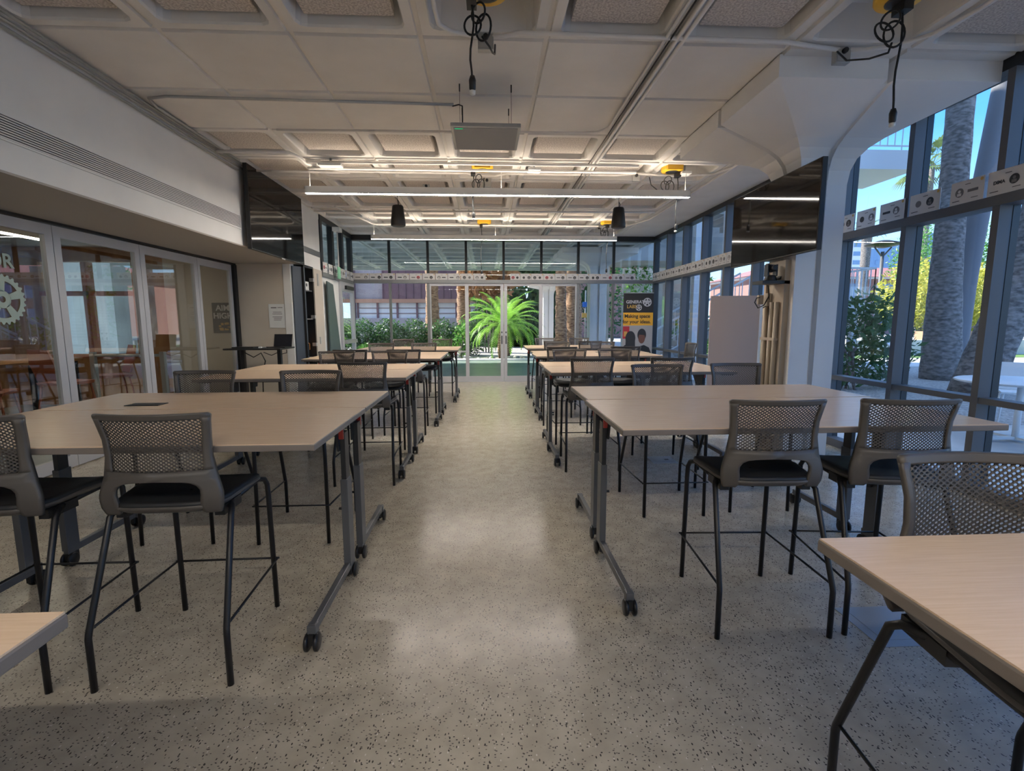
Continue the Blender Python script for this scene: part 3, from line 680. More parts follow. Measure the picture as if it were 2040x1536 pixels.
# ================================================================== screens, speakers, panel
tv = empty('television', (XL+.10, 7.66, 2.925), label='large black television hung on the left bulkhead', cat='television')
MB().box(-.03,.02,-.935,.935,-.53,.53).build('screen_housing', M['black'], tv, bevel=.004)
MB().box(.0205,.0225,-.925,.925,-.52,.52).build('screen', M['tv'], tv)
MB().box(-.10,-.03,-.4,.4,-.25,.25).build('wall_mount', M['dark'], tv); MB().box(.021,.026,.0,.12,-.545,-.53).build('logo_bar', M['gal'], tv)
tv = empty('television', (3.06, 5.345, 2.52), label='large black television hung on the column by the right windows', cat='television')
MB().box(-.02,.03,-.81,.81,-.41,.41).build('screen_housing', M['black'], tv, bevel=.004)
MB().box(-.0225,-.0205,-.80,.80,-.40,.40).build('screen', M['tv'], tv)
MB().box(.03,.115,-.3,.3,-.2,.2).build('wall_mount', M['dark'], tv)
for x, lab in ((-1.34,'black pendant speaker hanging on the left of the aisle'), (2.10,'black pendant speaker hanging on the right near the windows')):
    s = empty('pendant_speaker', (x, 8.0, 2.92), label=lab, cat='speaker', group='pendant speakers')
    MB().lathe([(0,0),(.095,.0),(.112,.012),(.112,.06),(.085,.29),(.075,.31),(0,.315)], n=24).build('speaker_body', M['black'], s)
    MB().tube([(0,0,.31),(0,0,CZ-2.92)], .004, 6).tube([(0,0,.40),(.02,.0,.36),(.012,0,.31)], .006, 6).build('hanger', M['cable'], s)
mp = empty('ceiling_microphone_panel', (.012, 4.76, 3.10), label='flat grey square panel with a green light hung on wires', cat='microphone panel')
MB().box(-.30,.30,-.29,.29,0,.035).build('panel_housing', M['gal'], mp, bevel=.006); MB().box(-.275,.275,-.265,.265,-.003,0).build('panel_face', M['mic'], mp)
MB().box(-.265,-.195,-.255,-.245,-.005,-.003).build('indicator_light', M['green'], mp)
for sx in (-.22,.22):
    for sy in (-.24,.24): MB().tube([(sx,sy,.03),(sx,sy,.30)], .0018, 6).tube([(sx,sy,.30),(sx,sy,.37)], .006, 6).build('hanger_wire', M['cable'], mp)
MB().tube([(-.20,-.2,.03),(-.20,-.2,.2),(-.24,.02,.30),(-.30,.10,.318)], .006, 6).build('cable', M['cable'], mp)

# cord reels hung in the open coffers -----------------------------------------------
def cord_reel(x, y, zend, label, loops=True, box=(0.02,.45), dx=-.06, rr=.13):
    z = CZ-.03; t = empty('cord_reel', (x, y, z), label=label, cat='cord reel', group='yellow ceiling cord reels')
    MB().lathe([(rr*.55,-.055),(rr,-.05),(rr+.01,-.035),(rr+.01,.035),(rr,.05),(rr*.55,.055)], (0,0,.03), 24).build('reel_housing', M['yellow'], t)
    MB().lathe([(rr*.5,-.062),(rr*.62,-.06),(rr*.62,.06),(rr*.5,.062)], (0,0,.03), 20).build('hub', M['black'], t)
    MB().box(-.04,.04,-.07,.07,.08,.24).box(-.10,.10,-.14,-.10,-.03,.06).build('reel_bracket', M['yellow'], t)
    MB().box(dx-.03,dx+.03,-.05,.05,-.09,-.03).build('cord_outlet', M['black'], t)
    ze = zend-z; pts = [(dx,0,-.08)]
    for k in range(1, 7): f = k/7; pts.append((dx+.012*math.sin(f*7), 0, -.08+(ze+.08+.05)*f))
    pts.append((dx, 0, ze+.05))
    MB().tube(pts, .0065, 8).build('cord', M['cable'], t)
    MB().lathe([(.012,.0),(.020,.01),(.022,.06),(.014,.085)], (dx,0,ze), 12).build('socket', M['black'], t); MB().lathe([(.0,-.022),(.017,-.02),(.018,.0)], (dx,0,ze), 12).build('socket_tip', M['white2'], t)
    if loops:
        lp = MB()
        for (cx, cz, rx, rz, ph) in ((-.085,-.20,.05,.07,.3),(-.02,-.21,.045,.08,1.2),(-.05,-.13,.04,.05,2.0)):
            lp.tube([(cx+rx*math.cos(a*PI/10+ph), .03*math.sin(a*PI/10), cz+rz*math.sin(a*PI/10+ph)) for a in range(21)], .0065, 6)
        bx, by = box; lp.tube([(-.03,0,-.26),(bx*.25,by*.1,-.29),(bx*.6,by*.4,-.25),(bx*.92,by*.8,-.16),(bx,by,-.05)], .0065, 6)
        lp.build('coiled_cord', M['cable'], t)
    return t
cord_reel(.02, 3.25, 2.86, 'yellow cord reel at the top centre with its cord hanging over the front tables', box=(.06,.50), dx=-.09)
cord_reel(2.56, 3.20, 2.70, 'yellow cord reel at the top right with its cord in front of the windows', box=(-.02,.52), dx=.02)
cord_reel(-.03, 6.75, 2.80, 'yellow cord reel above the middle of the aisle beyond the grey panel', box=(.02,.25), dx=-.12)
cord_reel(2.46, 6.72, 2.66, 'yellow cord reel near the capital of the column with cord by the windows', box=(-.25,.15), dx=.08)
cord_reel(-.02, 10.35, 2.42, 'yellow cord reel over the aisle near the far windows', False, dx=-.06)
cord_reel(2.48, 10.3, 2.45, 'yellow cord reel in the far right corner of the ceiling', box=(-.1,.2), dx=.0)

def outlet_box(x, y, z, label, s=.055, plug=True, wx=0):
    t = empty('outlet_box', (x,y,z), label=label, cat='outlet box', group='ceiling outlet boxes')
    MB().box(-s,s,-s*.5,s*.5,-s*1.9,0).build('box_body', M['gal'], t, bevel=.004)
    MB().box(-s*.85,s*.85,-s*.5-.004,-s*.5,-s*1.75,-.012).build('cover_plate', M['gal'], t)
    MB().lathe([(.016,-.03),(.02,-.02),(.02,0)], (0,-s*.5-.002,-s*.55), 10, 'y').build('plug' if plug else 'knockout', M['black'], t)
    return t
outlet_box(.015, 3.77, CZ-.01, 'galvanised outlet box under the ceiling, top centre')
outlet_box(2.64, 3.82, CZ-.01, 'grey outlet box on the front edge of the capital')
outlet_box(.03, 7.25, CZ-.02, 'outlet box behind the middle cord reel', .06)
outlet_box(2.05, 6.95, CZ-.02, 'white outlet box beside the capital reel', .05)
outlet_box(2.40, 10.75, CZ-.02, 'small outlet box in the far right ceiling corner', .06)
outlet_box(-.85, 7.6, CZ-.02, 'small outlet box on the second ceiling conduit', .05, False)

# conduits --------------------------------------------------------------------------
def conduit(paths, label, m='pipe', r=.016, cat='conduit'):
    b = MB()
    for p in paths: b.tube(p, r, 8)
    return tag(b.build('conduit', M[m]), label, cat, 'ceiling conduits')
z = CZ-.024
conduit([[(-.31,-3.3,z),(-.31,3.45,z),(-.30,3.62,z),(-.22,3.71,z),(-.05,3.76,z),(.02,3.76,z)]], 'white conduit along the rib to the top centre outlet box')
conduit([[(.02,3.76,z),(.13,3.75,z),(.25,3.70,z),(2.15,3.72,z),(2.35,3.76,z),(2.64,3.81,z)]], 'white conduit between the two front outlet boxes')
conduit([[(2.64,3.81,z),(2.80,3.80,z),(2.98,3.72,z),(3.12,3.58,z),(3.17,3.3,z),(3.17,-3.3,z)]], 'white conduit bending along the rib at the top right')
conduit([[(XL+.03,-3.3,3.40),(XL+.03,7.0,3.40)],[(XL+.03,-3.3,3.35),(XL+.03,6.7,3.35)],[(XL+.06,-3.3,3.43),(XL+.06,6.7,3.43)]], 'row of galvanised pipes along the top of the left bulkhead', 'gal', .012)
conduit([[(XL+.09,6.6,z),(XL+.09,5.05,z),(-2.98,4.87,z),(-2.80,4.82,z),(-.28,4.87,z)]], 'galvanised conduit crossing the plain ceiling band', 'gal', .014)
conduit([[(1.30,-3.3,z),(1.28,5.35,z),(1.2,5.46,z),(1.05,5.5,z),(-2.15,5.56,z)]], 'white conduit running forward then across before the coffers', 'pipe', .012)
conduit([[(1.33,-3.3,z-.01),(1.31,5.5,z-.01),(1.29,11.9,z-.01)]], 'black cable along the right hand ceiling rib', 'cable', .006, 'cable')
conduit([[(1.37,-3.3,z),(1.36,11.9,z)],[(1.42,-3.3,z),(1.41,11.9,z)]], 'pair of white conduits along the right hand ceiling rib')
conduit([[(XL+.05,6.15,3.40),(-2.26,6.15,3.40),(-2.2,6.3,3.40),(-2.2,6.55,3.40),(-2.1,6.62,3.40)]], 'white conduit stepping off the left bulkhead near the television', 'pipe', .02)
conduit([[(-2.2,6.60,3.36),(1.95,6.60,3.36)],[(-2.2,6.52,3.41),(1.95,6.5,3.41)]], 'long white support rail with conduit above the first linear lamp', 'pipe', .018)
conduit([[(-2.15,6.55,z),(-2.05,6.85,z),(-1.85,7.0,z),(-.25,7.0,z),(-.1,7.1,z),(.15,7.1,z),(.3,7.0,z),(1.8,7.0,z),(2.05,6.92,z)],[(XL+.03,7.0,z),(-1.8,7.05,z)]], 'white conduit across the third coffer row with bends by the middle reel')
conduit([[(2.05,6.92,z),(2.6,7.0,z),(3.1,6.9,z),(3.22,6.6,z),(3.2,6.0,z)],[(3.22,6.6,z),(3.22,9.9,z),(3.0,10.5,z),(2.4,10.7,z)]], 'white conduit along the edge of the smooth right hand slab')
conduit([[(XL+.1,9.25,3.40),(3.05,9.1,3.40)],[(XL+.1,9.15,z),(XL+.2,9.4,z)]], 'white pipe across the ceiling above the speakers')
conduit([[(-2.55,8.9,3.40),(-2.28,10.2,3.40),(-2.2,10.33,3.38),(2.3,10.33,3.38)],[(-2.2,10.45,3.42),(-.5,10.45,3.42),(-.4,10.6,3.42),(2.35,10.7,3.42)]], 'white rail and conduit over the last tables')
for x, y, sx, lab in ((-1.9,6.55,.28,'white ceiling sensor plate near the left end of the support rail'),(.63,6.62,.16,'white ceiling plate right of the middle cord reel'),(2.62,6.68,.13,'white ceiling plate beside the capital cord reel'),(1.72,10.4,.14,'white ceiling plate before the far right corner')):
    t = empty('ceiling_plate', (x,y,3.36), label=lab, cat='ceiling plate', group='white ceiling plates')
    MB().box(-sx/2,sx/2,-.08,.08,0,.03).build('plate', M['white2'], t, bevel=.004); MB().box(-.012,.012,-.012,.012,.03,CZ-3.36+.02).build('plate_hanger', M['gal'], t)
# ================================================================== cards on the transoms
rc = random.Random(11)
def card(loc, rz, wd, ht, lab, grp, words=None):
    """a white printed card standing on the transom; face towards local -Y"""
    t = empty('founder_card', loc, rz, lab, 'card', grp)
    MB().box(-wd/2,wd/2,0,.004,0,ht).build('card_sheet', M['card'], t)
    y = -.0015; k = rc.random()
    px = wd*(.18 if k < .4 else .30 if k < .7 else -.22); pr = ht*.20; pz = ht*.50
    pm = M['inkr'] if rc.random() < .14 else M['ink'] if rc.random() < .6 else M['inkg']
    p = MB().disc((px,y,pz), pr, 'y', .002, 20).build('portrait', pm, t)
    MB().disc((px,y-.0015,pz+pr*.25), pr*.33, 'y', .001, 12).box(px-pr*.5,px+pr*.5,y-.002,y-.001,pz-pr*.75,pz-pr*.15).build('portrait_figure', M['inkg'] if pm != M['inkg'] else M['card'], p)
    lx = -wd*.2 if px > 0 else wd*.2
    if words: text_mesh('logo', words, ht*.2, M['ink'], t, (lx,y,pz), ROT_Y, .0006, True)
    elif rc.random() < .45: MB().disc((lx,y,pz), pr*.8, 'y', .002, 14).build('logo', M['inkg'] if rc.random() < .6 else M['ink'], t)
    else: MB().box(lx-wd*.17,lx+wd*.14,y-.001,y,pz-ht*.06,pz+ht*.06).build('logo', M['inkg'] if rc.random() < .6 else M['ink'], t)
    MB().box(-wd*.06,wd*.1,y-.001,y,ht*.80,ht*.825).box(-wd*.42,-wd*.2,y-.001,y,ht*.13,ht*.16).box(wd*.15,wd*.35,y-.001,y,ht*.16,ht*.185).build('small_print', M['ink'], t)
    MB().disc((wd*.42,y,ht*.88), ht*.07, 'y', .001, 12).build('seal', M['inky'], t)
def far_lab(i, n, side): return 'white printed card, %s from the left on the far transom, %s of the gap' % (ORD[i], side)
x = XL+.03; wds = [.36,.28,.30,.31,.29,.29,.28,.29,.29,.28]
for i, wv in enumerate(wds):
    card((x+wv/2+.003, YF-.055, ZT1-.04), 0, wv, .185, far_lab(i, 10, 'left'), 'cards on the far transom'); x += wv+(.012 if i != 2 else .02)
x = .585; wds = [.24,.25,.29,.27,.27,.28,.26,.28,.27,.28,.27]
for i, wv in enumerate(wds):
    card((x+wv/2, YF-.055, ZT1-.04), 0, wv, .185, far_lab(i, 11, 'right'), 'cards on the far transom'); x += wv+.006
y = 12.0; n = 0
while y > 6.15:
    card((XR-.075, y-.14, ZT1-.03), -PI/2, .272, .185, 'white printed card on the right transom, %s from the far corner' % (ORD[n] if n < 14 else ('fifteenth','sixteenth','seventeenth','eighteenth','nineteenth','twentieth','twenty-first','twenty-second')[n-14]), 'cards on the right transom beyond the column'); y -= .285; n += 1
yy = [(5.66,.26),(5.37,.27),(5.05,.31),(4.69,.33),(4.27,.30),(3.95,.31),(3.60,.33),(3.22,.33)]
for i, (y, wv) in enumerate(yy):
    card((XR-.075, y-wv/2, ZT1+.0), -PI/2, wv-.01, .185, 'white printed card on the right transom, %s from the column' % ORD[i], 'cards on the right transom this side of the column', 'DIMA' if i == 5 else None)
for i, y in enumerate((9.93,10.28,10.62,10.92,11.2,11.55,11.85)):
    card((XL+.04, y, ZT1-.04), PI/2, .26, .19, 'white printed card above the left cabinets and glass door, %s from the post' % ORD[i], 'cards on the left transom')

# ================================================================== left side furniture and fittings
ct = empty('storage_cabinet', (XL, 8.74, 0), label='tall built-in cabinet, slate door on the left and open black shelves', cat='cabinet')
MB().box(-.55,-.53,.14,.61,.02,2.42).box(-.53,-.005,.14,.155,.02,2.42).box(-.53,-.005,.59,.61,.02,2.42).box(-.53,-.005,.14,.61,2.40,2.425).build('carcass', M['black'], ct)
dr = MB().prism([(-.155,.0),(-.135,-.008),(-.005,.20),(-.022,.21)], 'z', .02, 2.40).build('door', M['cab'], ct)
MB().bar((.01,.165,.88),(.01,.165,1.08),.012,.012).bar((-.03,.165,.89),(.01,.165,.89),.01,.01).bar((-.03,.165,1.07),(.01,.165,1.07),.01,.01).build('handle', M['black'], dr)
for zz in (.35,.80,1.5,2.0): MB().box(-.52,-.03,.16,.59,zz,zz+.02).build('shelf', M['inkg'], ct)
for zz in (1.02,1.52,2.18): MB().box(-.05,.02,.53,.59,zz,zz+.06).build('hinge', M['gal'], ct)
jm = struct(MB().box(XL-.02,XL+.012,9.345,9.80,0,2.42).build('trim_post_face', M['beige']))
b = empty('white_box', (XL-.2, 9.12, 2.02), label='white box with a black dot on the upper cabinet shelf', cat='box'); MB().box(-.15,.15,-.1,.12,0,.15).build('box_body', M['white2'], b, bevel=.005); MB().disc((.152,0,.09), .03, 'x', .004, 14).build('lens', M['black'], b)
b = empty('orange_cutout', (XL-.14, 9.10, .82), label='orange cut-out sheet standing on the middle cabinet shelf', cat='cut-out')
MB().prism([(-.14,0),(.12,0),(.14,.12),(.22,.14),(.22,.24),(.14,.27),(.12,.37),(-.1,.37),(-.12,.2),(-.17,.12)], 'x', 0, .03).build('cutout_sheet', M['orange'], b); b.location.z = .82
b.location.z = .82; MB().box(.03,.034,-.16,-.02,.02,.14).build('white_label', M['card'], b)
b = empty('tool_case', (XL-.24, 9.12, .37), label='grey tool case on the lowest visible cabinet shelf', cat='case'); MB().box(-.2,.2,-.19,.19,0,.28).build('case_body', M['cab'], b, bevel=.01)
mb = MB()
for k in range(5): mb.disc((.2+.002,-.16+.08*k,.09), .012, 'x', .006, 10)
mb.build('studs', M['gal'], b)
ld = tag(MB().prism([(9.98,0),(10.86,0),(10.30,2.2),(9.93,2.24)], 'x', XL+.04, XL+.065).build('leaning_board', M['board']), 'tapered slate green board leaning by the cabinets before the glass door', 'board')
nb = empty('notice_sheet', (-3.54, 8.695, 1.56), label='white notice in a clear sleeve on the beige recess wall', cat='notice')
MB().box(-.13,.13,-.006,0,-.2,.2).build('sleeve', M['white2'], nb)
mb = MB()
for (x0,x1,zz,h) in ((-.09,0.0,.13,.016),(.02,.10,.135,.01),(-.06,.08,.06,.008),(-.07,.09,.03,.008),(-.07,.09,-.02,.008),(-.05,.08,-.045,.008),(-.05,.07,-.07,.008)): mb.box(x0,x1,-.009,-.006,zz,zz+h)
mb.build('notice_text', M['inkg'], nb)
# sit-stand desk with laptop
dk = empty('sit_stand_desk', (-3.57, 8.12, 0), label='black sit-stand desk with two legs in the left recess', cat='desk')
MB().box(-.46,.40,-.30,.30,1.03,1.055).build('desk_top', M['black'], dk, bevel=.006)
for x in (-.30,.27):
    l = MB().box(x-.035,x+.035,-.04,.04,.04,.62).box(x-.028,x+.028,-.03,.03,.62,1.03).build('leg', M['blackm'], dk); MB().box(x-.04,x+.04,-.28,.28,.0,.04).build('foot', M['blackm'], dk)
MB().tube([(-.28,0,.98),(-.15,.02,.90),(-.02,0,.97),(.03,.02,.84),(-.03,.03,.6),(-.05,.05,.3)], .008, 6).tube([(.02,0,.98),(.14,0,.93),(.25,0,.98)], .006, 6).tube([(.3,0,.95),(.38,0,.97),(.40,-.05,1.02)], .006, 6).build('cables', M['cable'], dk)
lp = empty('laptop', (-3.30, 8.12, 1.055), -.12, 'small black laptop open on the sit-stand desk', 'laptop')
MB().box(-.15,.15,-.11,.11,0,.014).build('keyboard_base', M['black'], lp, bevel=.003)
MB().loft([[(-.15,.10,.012),(.15,.10,.012),(.15,.112,.012),(-.15,.112,.012)],[(-.15,.15,.21),(.15,.15,.21),(.15,.16,.21),(-.15,.16,.21)]]).build('display_lid', M['black'], lp)
MB().loft([[(-.138,.098,.022),(.138,.098,.022),(.138,.1,.022),(-.138,.1,.022)],[(-.138,.145,.20),(.138,.145,.20),(.138,.147,.20),(-.138,.147,.20)]]).build('display', M['lcd'], lp)
tag(MB().box(-3.95,-3.62,7.93,8.15,1.055,1.072).build('closed_notebook', M['black'], bevel=.003), 'flat black closed case on the left half of the sit-stand desk', 'case')
tag(MB().tube([(-3.58,8.07,1.062),(-3.55,8.02,1.062),(-3.51,8.12,1.064),(-3.49,8.07,1.062)], .006, 6).box(-3.56,-3.52,7.97,8.01,1.055,1.075).build('white_charger', M['white2']), 'small white charger and lead on the sit-stand desk', 'charger')
s = empty('sanitizer_bottle', (-3.22,8.30,1.055), label='small white pump bottle behind the laptop', cat='bottle'); MB().lathe([(.0,0),(.028,0),(.03,.01),(.03,.12),(.012,.15),(.012,.17)], n=14).build('bottle_body', M['white2'], s); MB().tube([(0,0,.17),(0,0,.20),(-.035,0,.20)], .006, 6).build('pump', M['white2'], s)
pl = empty('ceiling_drop_pole', (XL+.12, 10.55, 2.55), label='white drop pole with a green tag by the left clerestory', cat='pole'); MB().tube([(0,0,0),(0,0,.72)], .014, 8).build('pole', M['pipe'], pl); MB().box(-.07,.07,-.1,.1,.72,.80).build('pole_box', M['white2'], pl); MB().box(-.01,.012,-.08,.08,-.22,.02).build('green_tag', M['screen'], pl)
tag(MB().box(XL+.012,XL+.02,9.5,9.58,2.12,2.34).box(XL+.012,XL+.02,9.5,9.56,1.05,1.18).build('wall_switch', M['gal']), 'small steel switch plates on the white post', 'switch')

# ================================================================== right side: whiteboard, banner, camera, power bits
wb = empty('rolling_whiteboard', (3.30, 6.50, 0), math.radians(-12), 'tall rolling whiteboard with white edge beside the column', 'whiteboard')
MB().box(-.31,.31,-.012,.012,.52,1.79).build('board_face', M['wb'], wb); MB().box(.31,.34,-.02,.02,.50,1.80).build('edge_profile', M['white3'], wb)
MB().box(-.30,-.27,-.015,.015,.08,.52).box(.27,.30,-.015,.015,.08,.52).bar((-.285,-.25,.09),(-.285,.25,.09),.03,.03).bar((.285,-.25,.09),(.285,.25,.09),.03,.03).build('stand', M['white3'], wb)
mb = MB()
for x in (-.285,.285):
    for y in (-.24,.24): mb.lathe([(0,-.012),(.037,-.012),(.037,.012),(0,.012)], (x,y,.037), 14, 'x')
mb.build('casters', M['black'], wb)

bn = empty('pull_up_banner', (3.575, 11.62, 0), label='black and yellow pull-up banner with gears beside the far windows', cat='banner')
M['bblack'] = mat('banner_black', (.03,.025,.022), .5); M['bpic'] = mat('banner_photo_wall', (.42,.40,.38), .6); M['skin'] = mat('printed_skin', (.16,.07,.045), .6)
MB().box(-.355,.355,-.002,.002,.1,2.11).build('banner_sheet', M['bpic'], bn); MB().box(-.38,.38,-.05,.05,0,.09).build('banner_base', M['gal'], bn); MB().box(-.36,.36,-.008,.008,2.105,2.125).build('top_rail', M['gal'], bn)
hd = MB().box(-.355,.355,-.005,-.002,1.66,2.105).build('black_header', M['bblack'], bn)
text_mesh('lettering', 'GENERATOR', .098, M['card'], hd, (-.01,-.0085,1.905), ROT_Y, .0005, True, 1.0)
text_mesh('lettering', 'LABS', .105, M['inky'], hd, (-.16,-.0085,1.795), ROT_Y, .0005, True, 1.0)
gear(gear(MB(), (.21,-.0075,1.90), .105, 18, .0012, 'y'), (.01,-.0075,1.775), .075, 14, .0012, 'y').build('gear_logo', M['card'], hd)
yl = MB().box(-.355,.355,-.005,-.002,1.36,1.66).build('yellow_band', M['yel2'], bn)
text_mesh('lettering', 'Making space', .115, M['bblack'], yl, (-.02,-.0065,1.575), ROT_Y, .0005, True)
text_mesh('lettering', 'for your ideas.', .115, M['bblack'], yl, (-.03,-.0065,1.445), ROT_Y, .0005, True)
ph = MB().box(-.355,.355,-.004,-.002,.1,1.36).build('photo_print', M['bpic'], bn)
def pic(poly, m, y=-.0055, nm='printed_shape'): MB().prism(poly, 'y', y, y+.001).build(nm, M[m], ph)
def ell(cx, cz, rx, rz, n=20, a0=0, a1=2*PI): return [(cx+rx*math.cos(a0+(a1-a0)*k/n), cz+rz*math.sin(a0+(a1-a0)*k/n)) for k in range(n)]
pic([(-.355,1.05),(-.2,1.05),(-.2,1.34),(-.355,1.34)], 'inkr', -.0048)
pic([(-.33,1.1),(-.25,1.1),(-.25,1.22),(-.33,1.22)], 'inky', -.0052)
pic([(-.355,.1),(-.1,.1),(-.05,.55),(-.06,.85),(-.14,.93),(-.3,.9),(-.355,.85)], 'ink', -.0056)
pic(ell(-.17,1.06,.12,.17), 'ink', -.0058); pic([(-.29,.75),(-.05,.75),(-.06,1.1),(-.28,1.08)], 'ink', -.0057)
pic([(-.06,.1),(.33,.1),(.33,.72),(.28,.84),(.16,.90),(.05,.87),(-.04,.76)], 'ink', -.0062); pic(ell(.10,1.14,.105,.145), 'ink', -.0062)
pic(ell(.10,1.06,.08,.125), 'skin', -.0066); pic(ell(.10,1.13,.085,.085,14,0,PI), 'ink', -.007)
pic([(.0,.70),(.16,.69),(.16,.72),(.0,.73)], 'inkg', -.007)

pz = empty('conference_camera', (3.02, 5.22, 1.88), label='black pan-tilt camera on a black bracket shelf beside the column', cat='camera')
MB().lathe([(0,0),(.062,0),(.066,.01),(.05,.05),(.045,.06),(0,.06)], n=20).build('camera_base', M['black'], pz)
MB().box(-.055,-.04,-.035,.035,.05,.17).box(.04,.055,-.035,.035,.05,.17).lathe([(0,-.03),(.035,-.025),(.043,0),(.035,.025),(0,.03)], (0,0,.13), 16, 'x').box(-.035,.035,-.05,.03,.10,.165).build('camera_head', M['blackm'], pz)
MB().lathe([(.022,-.085),(.03,-.08),(.03,-.04)], (0,0,.13), 14, 'y').build('lens_barrel', M['black'], pz)
br = tag(MB().box(-.14+3.02,3.18,5.12,5.32,1.845,1.878).bar((3.1,5.25,1.90),(3.19,5.25,1.99),.14,.02).box(3.17,3.19,5.2,5.32,1.83,2.0).build('bracket_shelf', M['black']), 'black bracket shelf with cable clamp on the side of the column', 'shelf')
tag(MB().tube([(3.03,5.28,1.84),(3.05,5.3,1.80),(3.08,5.33,1.73),(3.05,5.37,1.63),(2.98,5.36,1.60),(2.94,5.36,1.66),(2.96,5.36,1.71),(3.0,5.37,1.715)], .006, 6).tube([(3.08,5.33,1.73),(3.10,5.36,1.64),(3.04,5.37,1.60)], .005, 6).build('power_lead', M['cable']), 'looped black lead below the camera shelf', 'cable')
tag(MB().box(2.985,3.045,5.37,5.40,1.64,1.74).build('outlet_plate', M['chase'], bevel=.004), 'tan socket plate under the camera with a plug in it', 'socket')
tag(MB().box(3.07,3.115,5.34,5.40,1.62,1.76).build('dark_switch_plate', M['chase'], bevel=.004), 'tan junction box next to the white sensor on the conduits', 'junction box')
ws = empty('wall_sensor', (3.165, 5.30, 1.69), label='white upright sensor box on the column side', cat='sensor'); MB().box(-.02,.025,-.04,.02,-.065,.065).build('sensor_body', M['white2'], ws, bevel=.008); MB().box(-.028,-.02,-.04,.02,-.06,.06).build('sensor_back', M['black'], ws)

# floor boxes
for (x, y, s, lab) in ((1.92,2.13,.155,'steel floor box cover near the bottom right table'),(1.85,5.03,.13,'steel floor box cover under the second right table'),(-2.15,6.2,.12,'steel floor box cover under the left tables')):
    t = empty('floor_box', (x,y,0), label=lab, cat='floor box', group='steel floor boxes')
    M.setdefault('fbx', mat('brushed_cover', (.33,.35,.37), .3, .25))
    MB().box(-s,s,-s,s,0,.003).build('cover_plate', M['fbx'], t); MB().box(-s*.7,s*.7,-s*.7,s*.7,.003,.0045).build('lid', M['fbx'], t); MB().box(s*.2,s*.55,-s*.15,s*.15,.0045,.0055).build('lid_notch', M['black'], t)
# ================================================================== outside
struct(MB().box(-80, 4.2, 12.18, 19.6, -.25, -.02).build('ground_patio', M['patio']))
struct(MB().box(XR+.13, 160, -30, 160, -.45, -.06).box(-80, XR+.13, 19.6, 160, -.45,-.06).build('ground_gravel', M['gravel']))
struct(MB().box(XR+.13, 60, -12, 6.6, -.2, -.03).box(9.5, 60, 15.5, 19, -.2, -.03).build('ground_paving', M['pave']))
struct(MB().box(-20, 9, 19.0, 19.62, -.2, .012).build('ground_kerb', M['white3']))
M['lawn'] = noisy(mat('lawn', (.10,.2,.04), .9), (.07,.15,.03), (.17,.28,.06), 9, 4)
struct(MB().box(10, 60, 19.05, 34, -.2, -.02).build('ground_lawn', M['lawn']))
# patio roof with coffers and the storeys above
pc = MB()
for j in range(8):
    for i in range(-6, 8):
        x0 = GX0+MOD*i; coffer(pc, x0, x0+MOD, 12.3+RY*j, 12.3+RY*(j+1), CZ, .3)
pc.box(4.05,4.3,12.1,19.45,CZ,CZ+.4).box(-8.6,4.3,19.46,19.6,CZ-.05,CZ+.4).box(-8.6,4.3,12.1,12.3,CZ,CZ+.4)
M['pceil'] = noisy(mat('patio_ceiling_paint', (.62,.66,.64), .7), (.58,.62,.60), (.67,.70,.69), 2, 3)
struct(pc.build('ceiling_patio', M['pceil']))
struct(MB().box(-30, 4.3, YK-8, 19.6, 3.93, 15).box(-30,-8.6,12.1,19.6,0,4).build('upper_storeys', M['concrete']))
struct(column(3.30, 14.85, .24, (2.1,4.2,13.75,15.75), M['col'], 'column_patio'))
struct(column(3.30, 26.6, .27, (2.3,4.3,25.6,27.6), M['col'], 'column_patio'))
for n, x in enumerate((-7.5,)):
    struct(column(x, 19.2, .24, (x-.9,x+.9,18.3,20.1), M['col'], 'column_patio'))

def leaf_blob(mb, c, r, n, s, rnd, flat=False, shell=.35):
    cx, cy, cz = c; rx, ry, rz = r
    for _ in range(n):
        while True:
            p = Vector((rnd.uniform(-1,1), rnd.uniform(-1,1), rnd.uniform(-1,1)))
            if shell < p.length <= 1: break
        q = Vector((cx+p.x*rx, cy+p.y*ry, cz+p.z*rz)); a = Vector((rnd.uniform(-1,1), rnd.uniform(-1,1), rnd.uniform(-.7,1))).normalized()
        b = a.orthogonal().normalized(); b.rotate(Matrix.Rotation(rnd.uniform(0,6.28), 3, a)); L_ = s*rnd.uniform(.6,1.4); W_ = L_*.38
        mb.add([q, q+a*L_*.5+b*W_*.5, q+a*L_, q+a*L_*.5-b*W_*.5], [(0,1,2,3)])
def bush(name, loc, blobs, m, label, cat='shrub', grp=None, s=.12, seed=1, stem=True):
    rnd = random.Random(seed); t = empty(name, loc, label=label, cat=cat, group=grp); mb = MB()
    for c, r, n in blobs: leaf_blob(mb, c, r, n, s, rnd)
    mb.build('foliage', M[m], t, recalc=False)
    if stem:
        sm = MB(); b0 = blobs[0]
        for k in range(4): sm.tube([(rnd.uniform(-.15,.15),rnd.uniform(-.15,.15),-.05),(b0[0][0]+rnd.uniform(-.4,.4)*b0[1][0], b0[0][1]+rnd.uniform(-.3,.3)*b0[1][1], b0[0][2])], .03 if b0[1][2] < 1.5 else .09, 6)
        sm.build('stem', M['bark'], t)
    return t
